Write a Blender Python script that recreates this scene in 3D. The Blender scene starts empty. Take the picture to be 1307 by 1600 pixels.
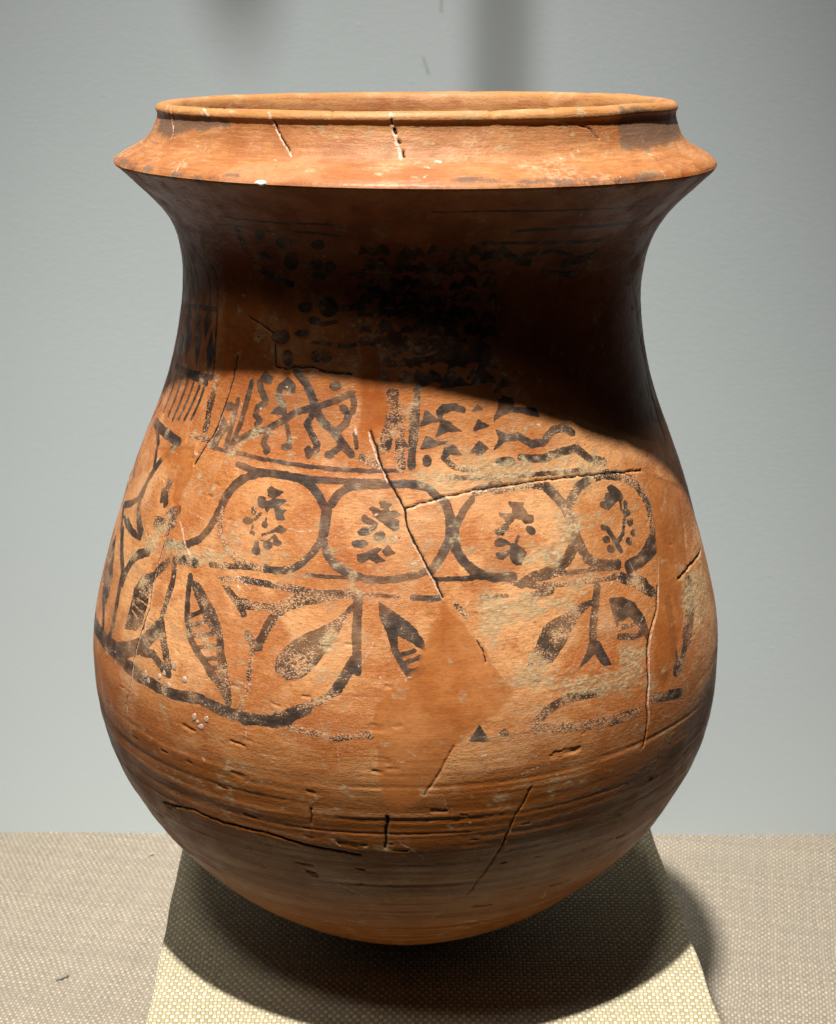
import bpy, math, random
import numpy as np
from mathutils import Vector

rng = np.random.default_rng(7)
random.seed(7)
scene = bpy.context.scene
col = scene.collection

# ------------------------------------------------------------------ camera
cam_data = bpy.data.cameras.new('camera')
cam = bpy.data.objects.new('camera', cam_data)
col.objects.link(cam)
cam.location = (0.0, -1.0, 0.612)
cam.rotation_euler = (math.radians(90 - 17.3405), 0, 0)
cam_data.sensor_fit = 'VERTICAL'
cam_data.sensor_height = 36.0
cam_data.lens = 36.0 * 2418.0 / 1600.0
cam_data.clip_start = 0.02
cam_data.clip_end = 50
cam_data.dof.use_dof = True
cam_data.dof.focus_distance = 0.86
cam_data.dof.aperture_fstop = 22
scene.camera = cam

# ------------------------------------------------------------------ light: two ceiling spots of a dim gallery
world = bpy.data.worlds.new('World')
scene.world = world
world.use_nodes = True
wbg = world.node_tree.nodes['Background']
wbg.inputs[0].default_value = (0.95, 0.97, 1.0, 1)
wbg.inputs[1].default_value = 0.006

def spot(name, loc, target, power, size, blend, radius, color):
    d = bpy.data.lights.new(name, 'SPOT')
    d.energy = power
    d.spot_size = math.radians(size)
    d.spot_blend = blend
    d.shadow_soft_size = radius
    d.color = color
    o = bpy.data.objects.new(name, d)
    col.objects.link(o)
    o.location = loc
    o.rotation_euler = (Vector(target) - Vector(loc)).to_track_quat('-Z', 'Y').to_euler()
    return o

KEY = (-0.46, -1.775, 5.612)
spot('key_spot', KEY, (-0.04, 0.0, 0.0), 3500, 19, 1.0, 0.085, (1.0, 0.96, 0.90))
spot('left_spot', (-0.98, -1.48, 3.3), (-0.42, 0.25, -0.10), 205, 21, 1.0, 0.25, (1.0, 0.955, 0.89))
spot('right_spot', (0.55, -0.30, 3.5), (0.38, 0.20, -0.10), 105, 26, 1.0, 0.16, (1.0, 0.955, 0.89))

scene.view_settings.view_transform = 'Standard'
scene.view_settings.look = 'None'
scene.view_settings.exposure = 0.0
scene.view_settings.gamma = 1.0
scene.view_settings.use_curve_mapping = False
scene.render.film_transparent = False
scene.cycles.max_bounces = 5
scene.cycles.diffuse_bounces = 3

# ------------------------------------------------------------------ node helpers
class NT:
    def __init__(self, name):
        self.m = bpy.data.materials.new(name)
        self.m.use_nodes = True
        self.t = self.m.node_tree
        self.bsdf = self.t.nodes['Principled BSDF']
        self.out = self.t.nodes['Material Output']
    def put(self, sock, v):
        if isinstance(v, bpy.types.NodeSocket):
            self.t.links.new(v, sock)
        elif isinstance(v, (tuple, list)):
            n = len(sock.default_value)
            v = tuple(v)
            if n == 4 and len(v) == 3: v = v + (1,)
            sock.default_value = v
        else:
            try: sock.default_value = v
            except TypeError: sock.default_value = (v, v, v)
    def math(self, op, a, b=None, c=None, clamp=False):
        n = self.t.nodes.new('ShaderNodeMath'); n.operation = op; n.use_clamp = clamp
        self.put(n.inputs[0], a)
        if b is not None: self.put(n.inputs[1], b)
        if c is not None: self.put(n.inputs[2], c)
        return n.outputs[0]
    def add(self, a, b): return self.math('ADD', a, b)
    def sub(self, a, b): return self.math('SUBTRACT', a, b)
    def mul(self, a, b): return self.math('MULTIPLY', a, b)
    def vmul(self, v, s):
        n = self.t.nodes.new('ShaderNodeVectorMath'); n.operation = 'MULTIPLY'
        self.put(n.inputs[0], v); self.put(n.inputs[1], s); return n.outputs[0]
    def vadd(self, v, s):
        n = self.t.nodes.new('ShaderNodeVectorMath'); n.operation = 'ADD'
        self.put(n.inputs[0], v); self.put(n.inputs[1], s); return n.outputs[0]
    def rng(self, v, a, b, c=0.0, d=1.0, smooth=True):
        n = self.t.nodes.new('ShaderNodeMapRange')
        n.interpolation_type = 'SMOOTHSTEP' if smooth else 'LINEAR'
        self.put(n.inputs[0], v)
        for i, q in enumerate((a, b, c, d)): self.put(n.inputs[1 + i], q)
        return n.outputs[0]
    def noise(self, v, scale, detail=3, rough=0.55, dist=0.0):
        n = self.t.nodes.new('ShaderNodeTexNoise')
        self.put(n.inputs['Vector'], v); self.put(n.inputs['Scale'], scale)
        n.inputs['Detail'].default_value = detail; n.inputs['Roughness'].default_value = rough
        n.inputs['Distortion'].default_value = dist
        return n.outputs[0]
    def voro(self, v, scale):
        n = self.t.nodes.new('ShaderNodeTexVoronoi')
        self.put(n.inputs['Vector'], v); self.put(n.inputs['Scale'], scale)
        return n.outputs['Distance']
    def mix(self, f, a, b, mode='MIX'):
        n = self.t.nodes.new('ShaderNodeMix'); n.data_type = 'RGBA'; n.blend_type = mode
        self.put(n.inputs[0], f); self.put(n.inputs[6], a); self.put(n.inputs[7], b)
        return n.outputs[2]
    def fmix(self, f, a, b):
        n = self.t.nodes.new('ShaderNodeMix'); n.data_type = 'FLOAT'
        self.put(n.inputs[0], f); self.put(n.inputs[2], a); self.put(n.inputs[3], b)
        return n.outputs[0]
    def attr(self, name):
        n = self.t.nodes.new('ShaderNodeAttribute'); n.attribute_name = name
        return n
    def sep(self, v):
        n = self.t.nodes.new('ShaderNodeSeparateXYZ'); self.put(n.inputs[0], v); return n.outputs
    def comb(self, x, y, z):
        n = self.t.nodes.new('ShaderNodeCombineXYZ')
        for i, q in enumerate((x, y, z)): self.put(n.inputs[i], q)
        return n.outputs[0]
    def obj(self):
        return self.t.nodes.new('ShaderNodeTexCoord').outputs['Object']
    def bump(self, h, dist, strength=1.0, normal=None):
        n = self.t.nodes.new('ShaderNodeBump')
        n.inputs['Strength'].default_value = strength
        n.inputs['Distance'].default_value = dist
        self.put(n.inputs['Height'], h)
        if normal is not None: self.put(n.inputs['Normal'], normal)
        return n.outputs[0]
    def done(self, color, rough, normal=None, spec=0.4):
        self.put(self.bsdf.inputs['Base Color'], color)
        self.put(self.bsdf.inputs['Roughness'], rough)
        self.put(self.bsdf.inputs['Specular IOR Level'], spec)
        if normal is not None: self.put(self.bsdf.inputs['Normal'], normal)
        return self.m

# ------------------------------------------------------------------ materials
def clay_material():
    k = NT('fired_clay')
    p = k.obj()
    x, y, z = k.sep(p)
    mk = k.sep(k.attr('marks').outputs['Vector'])
    ar = k.sep(k.attr('areas').outputs['Vector'])
    t1 = k.sep(k.attr('tex_one').outputs['Vector'])
    t2 = k.sep(k.attr('tex_two').outputs['Vector'])
    soot = k.attr('soot').outputs['Fac']
    paint_d, wear, crack_d = mk[0], mk[1], mk[2]
    patch_d, crust_d, fill_d = ar[0], ar[1], ar[2]
    blotch, blotch2, blotch3 = t1[0], t1[1], t1[2]
    streak2, bloomn, fl2 = t2[0], t2[1], t2[2]
    streak = k.noise(k.vmul(p, (48, 48, 820)), 1.0, 4, 0.65)
    fine = k.noise(k.vmul(p, (1, 1, 2.2)), 340, 4, 0.65)
    fl = k.noise(k.vmul(p, (1, 1, 1.8)), 800, 3, 0.7)
    # clay body
    c = k.mix(k.rng(blotch, 0.36, 0.64), (0.41, 0.152, 0.044), (0.61, 0.300, 0.122))
    c = k.mix(k.mul(k.rng(blotch2, 0.50, 0.68), 0.55), c, (0.57, 0.300, 0.135))
    c = k.mix(k.mul(k.rng(blotch3, 0.48, 0.66), 0.66), c, (0.33, 0.090, 0.020))
    c = k.mix(k.mul(k.rng(fl2, 0.50, 0.74), 0.34), c, (0.27, 0.075, 0.020))
    c = k.mix(k.mul(k.rng(streak, 0.55, 0.74), 0.20), c, (0.29, 0.088, 0.024))
    c = k.mix(k.mul(k.rng(streak, 0.44, 0.28), 0.16), c, (0.62, 0.33, 0.14))
    c = k.mix(k.mul(k.rng(fine, 0.52, 0.64), 0.42), c, (0.25, 0.070, 0.017))
    c = k.mix(k.mul(k.rng(fine, 0.46, 0.30), 0.30), c, (0.66, 0.36, 0.17))
    c = k.mix(k.mul(k.rng(fl, 0.57, 0.66), 0.42), c, (0.20, 0.060, 0.016))
    c = k.mix(k.mul(k.rng(fl, 0.42, 0.34), 0.38), c, (0.68, 0.42, 0.22))
    # pale ochre lip
    zb = k.add(z, k.mul(k.sub(blotch, 0.5), 0.02))
    lip = k.rng(k.add(z, k.mul(k.sub(blotch2, 0.5), 0.012)), 0.5612, 0.5655)
    c = k.mix(k.mul(lip, 0.75), c, k.mix(streak, (0.33, 0.145, 0.044), (0.44, 0.215, 0.075)))
    # the collar was fired pinker
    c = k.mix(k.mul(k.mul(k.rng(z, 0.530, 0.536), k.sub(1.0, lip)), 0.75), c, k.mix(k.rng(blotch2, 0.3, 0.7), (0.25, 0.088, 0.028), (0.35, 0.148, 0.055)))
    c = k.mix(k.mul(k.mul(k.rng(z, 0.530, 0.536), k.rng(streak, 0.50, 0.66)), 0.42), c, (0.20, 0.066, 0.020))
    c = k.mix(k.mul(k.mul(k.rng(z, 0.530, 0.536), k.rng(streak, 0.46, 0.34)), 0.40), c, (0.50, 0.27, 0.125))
    # brown slip brushed on the turning wheel, lower body
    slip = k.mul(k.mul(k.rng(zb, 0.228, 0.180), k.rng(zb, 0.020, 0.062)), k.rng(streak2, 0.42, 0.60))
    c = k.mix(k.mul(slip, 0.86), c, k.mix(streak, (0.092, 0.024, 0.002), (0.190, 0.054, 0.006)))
    low = k.rng(zb, 0.250, 0.150)  # whole lower body coloured darker, standing in for shade on its underside
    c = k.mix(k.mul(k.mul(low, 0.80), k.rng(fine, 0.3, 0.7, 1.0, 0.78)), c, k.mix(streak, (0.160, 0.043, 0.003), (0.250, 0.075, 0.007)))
    # redder neck, its colour darkened to paint in shade under the collar
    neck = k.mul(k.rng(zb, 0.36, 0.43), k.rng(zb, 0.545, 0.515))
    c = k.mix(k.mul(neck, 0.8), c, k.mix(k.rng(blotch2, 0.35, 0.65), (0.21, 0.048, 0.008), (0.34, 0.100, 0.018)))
    # pale salt bloom and rubbing
    bloom = k.mul(k.rng(bloomn, 0.54, 0.74), k.rng(fine, 0.40, 0.62))
    c = k.mix(k.mul(k.mul(bloom, 0.40), k.sub(1.0, k.mul(low, 0.7))), c, (0.62, 0.41, 0.25))
    pits = k.rng(k.add(fine, k.mul(fl, 0.35)), 0.86, 0.92)
    c = k.mix(k.mul(pits, 0.55), c, (0.10, 0.040, 0.018))
    # painted decoration: dark brown slip, flaked where worn
    edge = k.add(k.add(paint_d, 0.16), k.mul(k.sub(fine, 0.5), 1.0))
    inside = k.rng(edge, -0.12, 0.14)
    flv = k.add(k.mul(fl, 0.80), k.mul(fl2, 0.34))
    thr = k.sub(0.775, k.mul(wear, 0.33))
    flake = k.rng(k.sub(flv, thr), -0.015, 0.03)
    pm = k.mul(inside, k.sub(1.0, flake))
    pcol = k.mix(k.rng(fl2, 0.3, 0.7), (0.026, 0.021, 0.018), (0.092, 0.068, 0.052))
    flake_c = k.mul(k.mul(inside, flake), k.rng(fl, 0.45, 0.65, 0.0, 0.62))
    c = k.mix(k.mul(flake_c, k.sub(1.0, k.mul(neck, 0.8))), c, (0.58, 0.41, 0.25))
    thin = k.rng(bloomn, 0.42, 0.72, 0.96, 0.70)
    c = k.mix(k.mul(pm, thin), c, pcol)
    # smooth restored patches
    pe = k.rng(k.add(patch_d, k.mul(k.sub(blotch2, 0.5), 11.0)), -1.6, 1.6)
    rimz = k.rng(z, 0.50, 0.535)
    pc = k.mix(rimz, k.mix(k.rng(blotch2, 0.3, 0.7), (0.29, 0.084, 0.018), (0.37, 0.124, 0.030)), k.mix(k.rng(blotch2, 0.3, 0.7), (0.32, 0.120, 0.046), (0.41, 0.185, 0.088)))
    pc = k.mix(k.mul(k.rng(z, 0.36, 0.40), k.sub(1.0, rimz)), pc, k.mix(k.rng(blotch2, 0.3, 0.7), (0.25, 0.058, 0.010), (0.33, 0.088, 0.016)))
    pc = k.mix(k.mul(k.rng(fine, 0.50, 0.66), 0.35), pc, (0.22, 0.060, 0.014))
    pc = k.mix(k.mul(k.rng(fl2, 0.44, 0.28), 0.18), pc, (0.50, 0.205, 0.070))
    pc = k.mix(k.mul(k.rng(streak, 0.54, 0.70), 0.30), pc, (0.22, 0.062, 0.014))
    c = k.mix(k.mul(k.mul(pe, 0.80), k.rng(zb, 0.085, 0.11, 0.3, 1.0)), c, pc)
    # lime crust
    ce = k.rng(k.add(crust_d, k.mul(k.sub(fl2, 0.5), 34.0)), -3.0, 6.0)
    ce = k.mul(ce, k.rng(k.add(k.mul(fine, 0.6), k.mul(streak, 0.4)), 0.36, 0.56, 0.10, 1.0))
    ccol = k.mix(k.rng(fine, 0.3, 0.7), (0.23, 0.165, 0.075), (0.50, 0.40, 0.235))
    c = k.mix(k.mul(ce, 0.72), c, ccol)
    # soot smudges
    se = k.mul(k.rng(k.add(soot, k.mul(k.sub(k.add(k.mul(fl, 0.5), k.mul(fl2, 0.5)), 0.5), 16.0)), -1.0, 2.4), 0.75)
    c = k.mix(se, c, (0.105, 0.072, 0.055))
    # plaster along the joins
    fe = k.rng(k.add(fill_d, k.mul(k.sub(fl, 0.5), 2.6)), -0.12, 0.25)
    c = k.mix(k.mul(fe, 0.8), c, k.mix(k.rng(fine, 0.35, 0.65), (0.46, 0.27, 0.17), (0.68, 0.56, 0.46)))
    # cracks painted dark for the shade in their depth
    kd = k.rng(k.add(crack_d, k.mul(k.sub(fine, 0.5), 0.9)), -0.22, 0.10)
    c = k.mix(kd, c, (0.022, 0.012, 0.009))
    rough = k.fmix(pe, k.rng(blotch2, 0.3, 0.7, 0.54, 0.38), 0.38)
    rough = k.fmix(ce, rough, 0.9)
    rough = k.fmix(kd, rough, 0.95)
    h = k.add(k.add(k.mul(streak, 0.30), k.mul(fine, 0.80)), k.mul(fl, 0.45))
    nrm = k.bump(h, 0.00050, 0.75)
    k.put(nrm.node.inputs['Strength'], k.fmix(ce, k.fmix(pe, 0.80, 0.34), 1.0))
    return k.done(c, rough, nrm, 0.22)

def linen_material(name, rot, light, dark, pu, pv):
    k = NT(name)
    p = k.obj()
    x, y, z = k.sep(p)
    wob = k.noise(p, 22, 2, 0.5)
    wob2 = k.noise(k.vadd(p, (7, 3, 1)), 22, 2, 0.5)
    ca, sa = math.cos(rot), math.sin(rot)
    xs, ys = k.add(x, z), k.add(y, k.mul(z, 0.7))
    u = k.add(k.add(k.mul(xs, ca), k.mul(ys, -sa)), k.mul(wob, 0.007))
    v = k.add(k.add(k.mul(xs, sa), k.mul(ys, ca)), k.mul(wob2, 0.007))
    a = k.mul(u, 1.0 / pu); b = k.mul(v, 1.0 / pv)
    fa = k.math('FRACT', a); fb = k.math('FRACT', b)
    par = k.math('FLOORED_MODULO', k.add(k.math('FLOOR', a), k.math('FLOOR', b)), 2.0)
    sa_ = k.math('SINE', k.mul(fa, math.pi)); sb_ = k.math('SINE', k.mul(fb, math.pi))
    lump0 = k.mul(k.math('POWER', sa_, 0.55), k.math('POWER', sb_, 0.8))
    lump1 = k.mul(k.mul(k.math('POWER', sa_, 0.8), k.math('POWER', sb_, 0.5)), 0.55)
    h = k.fmix(par, lump0, lump1)
    cell = k.comb(k.math('FLOOR', a), k.math('FLOOR', b), 0.0)
    wn = k.t.nodes.new('ShaderNodeTexWhiteNoise'); wn.noise_dimensions = '3D'
    k.put(wn.inputs['Vector'], cell)
    rnd = wn.outputs['Value']
    wrow = k.t.nodes.new('ShaderNodeTexWhiteNoise'); wrow.noise_dimensions = '1D'
    k.put(wrow.inputs['W'], k.math('FLOOR', b))
    wcol = k.t.nodes.new('ShaderNodeTexWhiteNoise'); wcol.noise_dimensions = '1D'
    k.put(wcol.inputs['W'], k.math('FLOOR', a))
    yarn = k.fmix(par, wrow.outputs['Value'], wcol.outputs['Value'])
    c = k.mix(par, light, dark)
    tone = k.add(k.add(k.mul(rnd, 0.22), k.mul(yarn, 0.26)), 0.72)
    c = k.mix(1.0, c, k.comb(tone, tone, tone), 'MULTIPLY')
    fib = k.noise(p, 2600, 2, 0.6)
    stain = k.rng(k.noise(p, 11, 5, 0.6), 0.42, 0.66)
    c = k.mix(k.mul(stain, 0.22), c, tuple(q * 0.72 for q in light))
    c = k.mix(k.mul(k.rng(h, 0.50, 0.1), 0.62), c, tuple(q * 0.55 for q in dark))  # shade between the threads painted into the weave colour
    hh = k.add(h, k.mul(fib, 0.16))
    hh = k.add(hh, k.mul(rnd, 0.12))
    nrm = k.bump(hh, 0.0014, 1.0)
    k.put(k.bsdf.inputs['Sheen Weight'], 0.15)
    return k.done(c, 0.95, nrm, 0.15)

def wall_material():
    k = NT('painted_plaster')
    p = k.obj()
    a = k.noise(p, 7, 5, 0.55)
    st = k.noise(k.vmul(p, (1, 1, 1.6)), 150, 4, 0.55)
    fine = k.noise(p, 620, 3, 0.6)
    nub = k.rng(k.voro(k.vmul(p, (1, 1, 1.3)), 16), 0.055, 0.02)
    c = k.mix(a, (0.480, 0.540, 0.556), (0.505, 0.562, 0.577))
    # two grey scuffs above the mouth of the jar
    x, y, z = k.sep(p)
    for (cx, cz, sl, ln) in ((0.0069, 0.5808, -0.35, 0.0095), (0.0205, 0.6330, 0.05, 0.0095)):
        dz = k.sub(z, cz)
        dx = k.sub(k.sub(x, cx), k.mul(dz, sl))
        m = k.mul(k.rng(k.math('ABSOLUTE', k.add(dx, k.mul(k.sub(st, 0.5), 0.005))), 0.0028, 0.0008), k.rng(k.math('ABSOLUTE', dz), ln, ln * 0.6))
        c = k.mix(k.mul(m, 0.35), c, (0.22, 0.26, 0.25))
    h = k.add(k.add(k.mul(st, 0.8), k.mul(fine, 0.18)), k.mul(nub, 0.35))
    nrm = k.bump(h, 0.0007, 0.2)
    return k.done(c, 0.62, nrm, 0.3)

def simple_material(name, a, b, scale, rough, spec=0.4, bump=0.0004, transmission=0.0):
    k = NT(name)
    p = k.obj()
    n = k.noise(p, scale, 5, 0.6)
    if transmission: k.put(k.bsdf.inputs['Transmission Weight'], transmission)
    return k.done(k.mix(k.rng(n, 0.3, 0.7), a, b), rough, k.bump(n, bump, 0.6), spec)

M_CLAY = clay_material()
M_PLINTH = linen_material('cream_linen', math.radians(2.2), (0.68, 0.62, 0.44), (0.43, 0.355, 0.20), 0.0027, 0.0036)
M_SHELF = linen_material('beige_linen', math.radians(11), (0.415, 0.362, 0.285), (0.285, 0.235, 0.170), 0.0029, 0.0038)
M_WALL = wall_material()
M_GLUE = simple_material('dried_glue', (0.46, 0.27, 0.17), (0.66, 0.50, 0.40), 240, 0.22, 0.6, 0.0003, 0.25)
M_CHIP = simple_material('plaster', (0.72, 0.68, 0.64), (0.85, 0.83, 0.80), 300, 0.8)
M_LINT_G = simple_material('green_lint', (0.30, 0.31, 0.12), (0.42, 0.41, 0.20), 400, 0.9)
M_LINT_D = simple_material('grey_lint', (0.09, 0.095, 0.08), (0.17, 0.17, 0.14), 400, 0.9)
M_METAL = simple_material('grey_paint', (0.42, 0.44, 0.44), (0.48, 0.50, 0.50), 40, 0.5)

# ------------------------------------------------------------------ mesh helpers
def raw_mesh(name, verts, faces):
    me = bpy.data.meshes.new(name)
    verts = np.asarray(verts, dtype=np.float32)
    faces = np.asarray(faces, dtype=np.int32)
    nf, k = faces.shape
    me.vertices.add(len(verts)); me.vertices.foreach_set('co', verts.ravel())
    me.loops.add(nf * k); me.loops.foreach_set('vertex_index', faces.ravel())
    me.polygons.add(nf); me.polygons.foreach_set('loop_start', np.arange(0, nf * k, k, dtype=np.int32))
    me.polygons.foreach_set('loop_total', np.full(nf, k, dtype=np.int32))
    me.polygons.foreach_set('use_smooth', np.ones(nf, dtype=bool))
    me.update(calc_edges=True)
    me.validate()
    return me

def link(name, me, mat, parent=None, **props):
    o = bpy.data.objects.new(name, me)
    col.objects.link(o)
    if mat is not None: me.materials.append(mat)
    if parent is not None: o.parent = parent
    for a, b in props.items(): o[a] = b
    return o

def lattice(nu, nv, seed, cu, cv, periodic=True):
    """smooth value noise on an nu x nv grid, cu x cv lattice cells, range about -1..1"""
    r = np.random.default_rng(seed)
    g = r.uniform(-1, 1, (cv + 2, cu if periodic else cu + 2))
    return g

def vnoise(u, v, cu, cv, seed):
    """u (columns, 0..1 periodic), v (rows, 0..1) 1-D arrays -> grid noise"""
    r = np.random.default_rng(seed)
    g = r.uniform(-1, 1, (cv + 2, cu))
    uu = (u % 1.0) * cu; iu = np.floor(uu).astype(int); fu = uu - iu; fu = fu * fu * (3 - 2 * fu)
    vv = np.clip(v, 0, 1) * cv; iv = np.minimum(np.floor(vv).astype(int), cv - 1); fv = vv - iv; fv = fv * fv * (3 - 2 * fv)
    i0, i1 = iu % cu, (iu + 1) % cu
    a = g[np.ix_(iv, i0)]; b = g[np.ix_(iv, i1)]; c = g[np.ix_(iv + 1, i0)]; d = g[np.ix_(iv + 1, i1)]
    FU, FV = fu[None, :], fv[:, None]
    return (a * (1 - FU) + b * FU) * (1 - FV) + (c * (1 - FU) + d * FU) * FV

# ------------------------------------------------------------------ setting: wall, cloth-covered shelf
WALL_Y, SHELF_Z = 0.4234, -0.18
def grid_plane(name, origin, ux, uy, nx, ny, fn=None):
    verts = []; faces = []
    for j in range(ny + 1):
        for i in range(nx + 1):
            a, b = i / nx, j / ny
            p = Vector(origin) + Vector(ux) * a + Vector(uy) * b
            if fn: p = fn(p)
            verts.append(tuple(p))
    for j in range(ny):
        for i in range(nx):
            q = j * (nx + 1) + i
            faces.append((q, q + 1, q + nx + 2, q + nx + 1))
    return raw_mesh(name, verts, faces)

tilt = -0.0046     # the wall stands a quarter degree off the picture plane
wall_me = grid_plane('wall', (-1.1, WALL_Y + 1.1 * -tilt, -0.25), (2.2, 2.2 * tilt, 0), (0, 0, 1.5), 44, 30,
                     lambda p: Vector((p.x, p.y + 0.0006 * math.sin(p.x * 7 + 1) * math.sin(p.z * 9), p.z)))
link('wall', wall_me, M_WALL, kind='structure')

def shelf_fn(p):
    return Vector((p.x, p.y, p.z + 0.0007 * math.sin(p.x * 23 + p.y * 9) * math.sin(p.y * 17 + 0.5)))
# sheet whose front edge rolls down over the board
sv = []; sf = []
prof_s = [(WALL_Y + 0.002, SHELF_Z)] + [(WALL_Y - 0.02 * i, SHELF_Z) for i in range(1, 36)] + \
         [(-0.290 - 0.012 * math.sin(t), SHELF_Z - 0.012 * (1 - math.cos(t))) for t in np.linspace(0.2, math.pi / 2, 6)] + [(-0.302, SHELF_Z - 0.06), (-0.302, SHELF_Z - 0.12)]
NX = 90
for (yy, zz) in prof_s:
    for i in range(NX + 1):
        xx = -1.0 + 2.0 * i / NX
        q = Vector((xx, yy + (tilt * xx if yy > WALL_Y - 0.01 else 0), zz))
        if abs(zz - SHELF_Z) < 1e-6: q = shelf_fn(q)
        sv.append(tuple(q))
for j in range(len(prof_s) - 1):
    for i in range(NX):
        q = j * (NX + 1) + i
        sf.append((q, q + NX + 1, q + NX + 2, q + 1))
link('display_shelf', raw_mesh('display_shelf', sv, sf), M_SHELF, kind='structure')

# ------------------------------------------------------------------ plinth: a block under stretched cream linen
def rounded_block(name, x0, x1, y0, y1, z0, z1, rad, wav):
    # perimeter rings from the bottom up, the top closed by a grid-free inset
    rings = []
    def ring(inset, z):
        pts = []
        n = 60
        cx, cy = (x0 + x1) / 2, (y0 + y1) / 2
        hx, hy = (x1 - x0) / 2 - inset, (y1 - y0) / 2 - inset
        cr = 0.006
        segs = [(hx, -hy, 0, 1), (hx, hy, -1, 0), (-hx, hy, 0, -1), (-hx, -hy, 1, 0)]
        corners = [(hx, -hy), (hx, hy), (-hx, hy), (-hx, -hy)]
        for q in range(4):
            ax, ay = corners[q]; bx, by = corners[(q + 1) % 4]
            for i in range(n):
                t = i / n
                px, py = ax + (bx - ax) * t, ay + (by - ay) * t
                # round the corners in plan
                dxm, dym = hx - abs(px), hy - abs(py)
                if dxm < cr and dym < cr:
                    ex, ey = cr - dxm, cr - dym
                    l = math.hypot(ex, ey)
                    if l > cr:
                        px = math.copysign(hx - cr + ex * cr / l, px); py = math.copysign(hy - cr + ey * cr / l, py)
                w = wav * math.sin(px * 41 + py * 67 + q) * 0.6 + wav * 0.5 * math.sin(px * 131 - py * 93)
                nx_, ny_ = ((1, 0), (0, 1), (-1, 0), (0, -1))[q]
                pts.append((cx + px + nx_ * w, cy + py + ny_ * w, z))
        return pts
    rings.append(ring(0, z0)); rings.append(ring(0, z0 + 0.02)); rings.append(ring(0, (z0 + z1) / 2))
    for t in np.linspace(0, math.pi / 2, 6):
        rings.append(ring(rad * (1 - math.cos(t)), z1 - rad + rad * math.sin(t)))
    for ins in (0.01, 0.03, 0.07, 0.12, 0.17):
        rings.append(ring(rad + ins, z1))
    n = len(rings[0])
    verts = [p for r in rings for p in r]
    faces = []
    for j in range(len(rings) - 1):
        for i in range(n):
            faces.append((j * n + i, j * n + (i + 1) % n, (j + 1) * n + (i + 1) % n, (j + 1) * n + i))
    c = len(verts)
    top = [r for r in rings[-1]]
    verts.append((sum(p[0] for p in top) / n, sum(p[1] for p in top) / n, z1))
    b0 = (len(rings) - 1) * n
    for i in range(0, n, 1):
        faces.append((b0 + i, b0 + (i + 1) % n, c, c))
    me = bpy.data.meshes.new(name)
    me.from_pydata(verts, [], [f if f[2] != f[3] else f[:3] for f in faces])
    for p in me.polygons: p.use_smooth = True
    return me

pl = link('plinth', rounded_block('plinth', -0.1865, 0.1865, -0.235, 0.255, SHELF_Z + 0.0005, -0.0002, 0.0035, 0.0006), M_PLINTH,
          label='cream linen covered block that the painted jar stands on', category='plinth')
pl.location = (0.0045, 0.0, 0.0)
pl.rotation_euler = (0, 0, math.radians(2.15))

# ------------------------------------------------------------------ the jar
PROFILE = [(159, 570.7), (161.2, 569), (161.8, 566.8), (160.9, 564.8), (161, 562), (162.5, 557.5), (165, 552), (169, 547), (174.5, 543.5), (179.5, 540.8), (184, 538.2), (187, 535.8), (188, 533.8), (186.8, 532), (180.11, 526), (173.78, 520), (167.55, 514), (162.09, 508), (157.51, 502), (153.95, 496), (151.37, 490), (149.56, 484), (148.28, 478), (147.42, 472), (146.92, 466), (146.77, 460), (146.92, 454), (147.32, 448), (147.95, 442), (148.75, 436), (149.69, 430), (150.77, 424), (152, 418), (153.33, 412), (156.68, 399.5), (160.83, 387), (165.67, 374.5), (170.98, 362), (176.02, 349.5), (181.03, 337), (185.71, 324.5), (189.75, 312), (193.9, 299.5), (197.91, 287), (201.71, 274.5), (205.33, 262), (208.49, 249.5), (210.8, 237), (212.25, 224.5), (212.7, 212), (212.43, 199.5), (211.58, 187), (209.74, 174.5), (207.15, 162), (203.29, 149.5), (197.81, 137), (191.59, 124.5), (184.76, 112), (176.47, 99.5), (166.85, 87), (155.96, 74.5), (143.44, 62), (133.65, 53.07), (123.58, 44.79), (113.22, 37.16), (102.62, 30.2), (91.8, 23.94), (80.77, 18.38), (69.56, 13.53), (58.21, 9.42), (46.72, 6.04), (35.13, 3.4), (23.46, 1.51), (11.74, 0.38), (0, 0)]   # (radius, height) in mm, outside, lip to foot
PR = np.array(PROFILE) / 1000.0
AXIS_Z = [0, 0.05, 0.1, 0.2, 0.3, 0.4, 0.45, 0.5, 0.5335, 0.57]
AXIS_X = (np.array([632, 634, 635, 633, 634, 639, 643.5, 650, 649.5, 652.3]) - 653.5) / 2418.0   # hand-built: the axis leans
def axis_x(z): return np.interp(z, AXIS_Z, AXIS_X)

# outer profile resampled along its length; the mesh is fine where the camera can see the pot
def catmull(P, n):
    out = []
    for i in range(len(P) - 1):
        p0, p1, p2, p3 = P[max(i - 1, 0)], P[i], P[i + 1], P[min(i + 2, len(P) - 1)]
        for t in np.linspace(0, 1, n, endpoint=False):
            out.append(0.5 * ((2 * p1) + (-p0 + p2) * t + (2 * p0 - 5 * p1 + 4 * p2 - p3) * t * t + (-p0 + 3 * p1 - 3 * p2 + p3) * t ** 3))
    out.append(P[-1])
    return np.array(out)
TIP = 12
rim_pts = np.vstack([np.array([[.1485, .5480], [.1490, .5560], [.1502, .5640], [.1522, .5690], [.1555, .5708]]), PR[:TIP + 1]])
rim_c = catmull(rim_pts, 24)
low_c = catmull(PR[TIP:], 24)
def resample(P, step):
    d = np.r_[0, np.cumsum(np.hypot(*np.diff(P, axis=0).T))]
    n = max(2, int(round(d[-1] / step)))
    s = np.linspace(0, d[-1], n + 1)
    return np.c_[np.interp(s, d, P[:, 0]), np.interp(s, d, P[:, 1])]
rim_rows = resample(rim_c, 0.0006)
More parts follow.
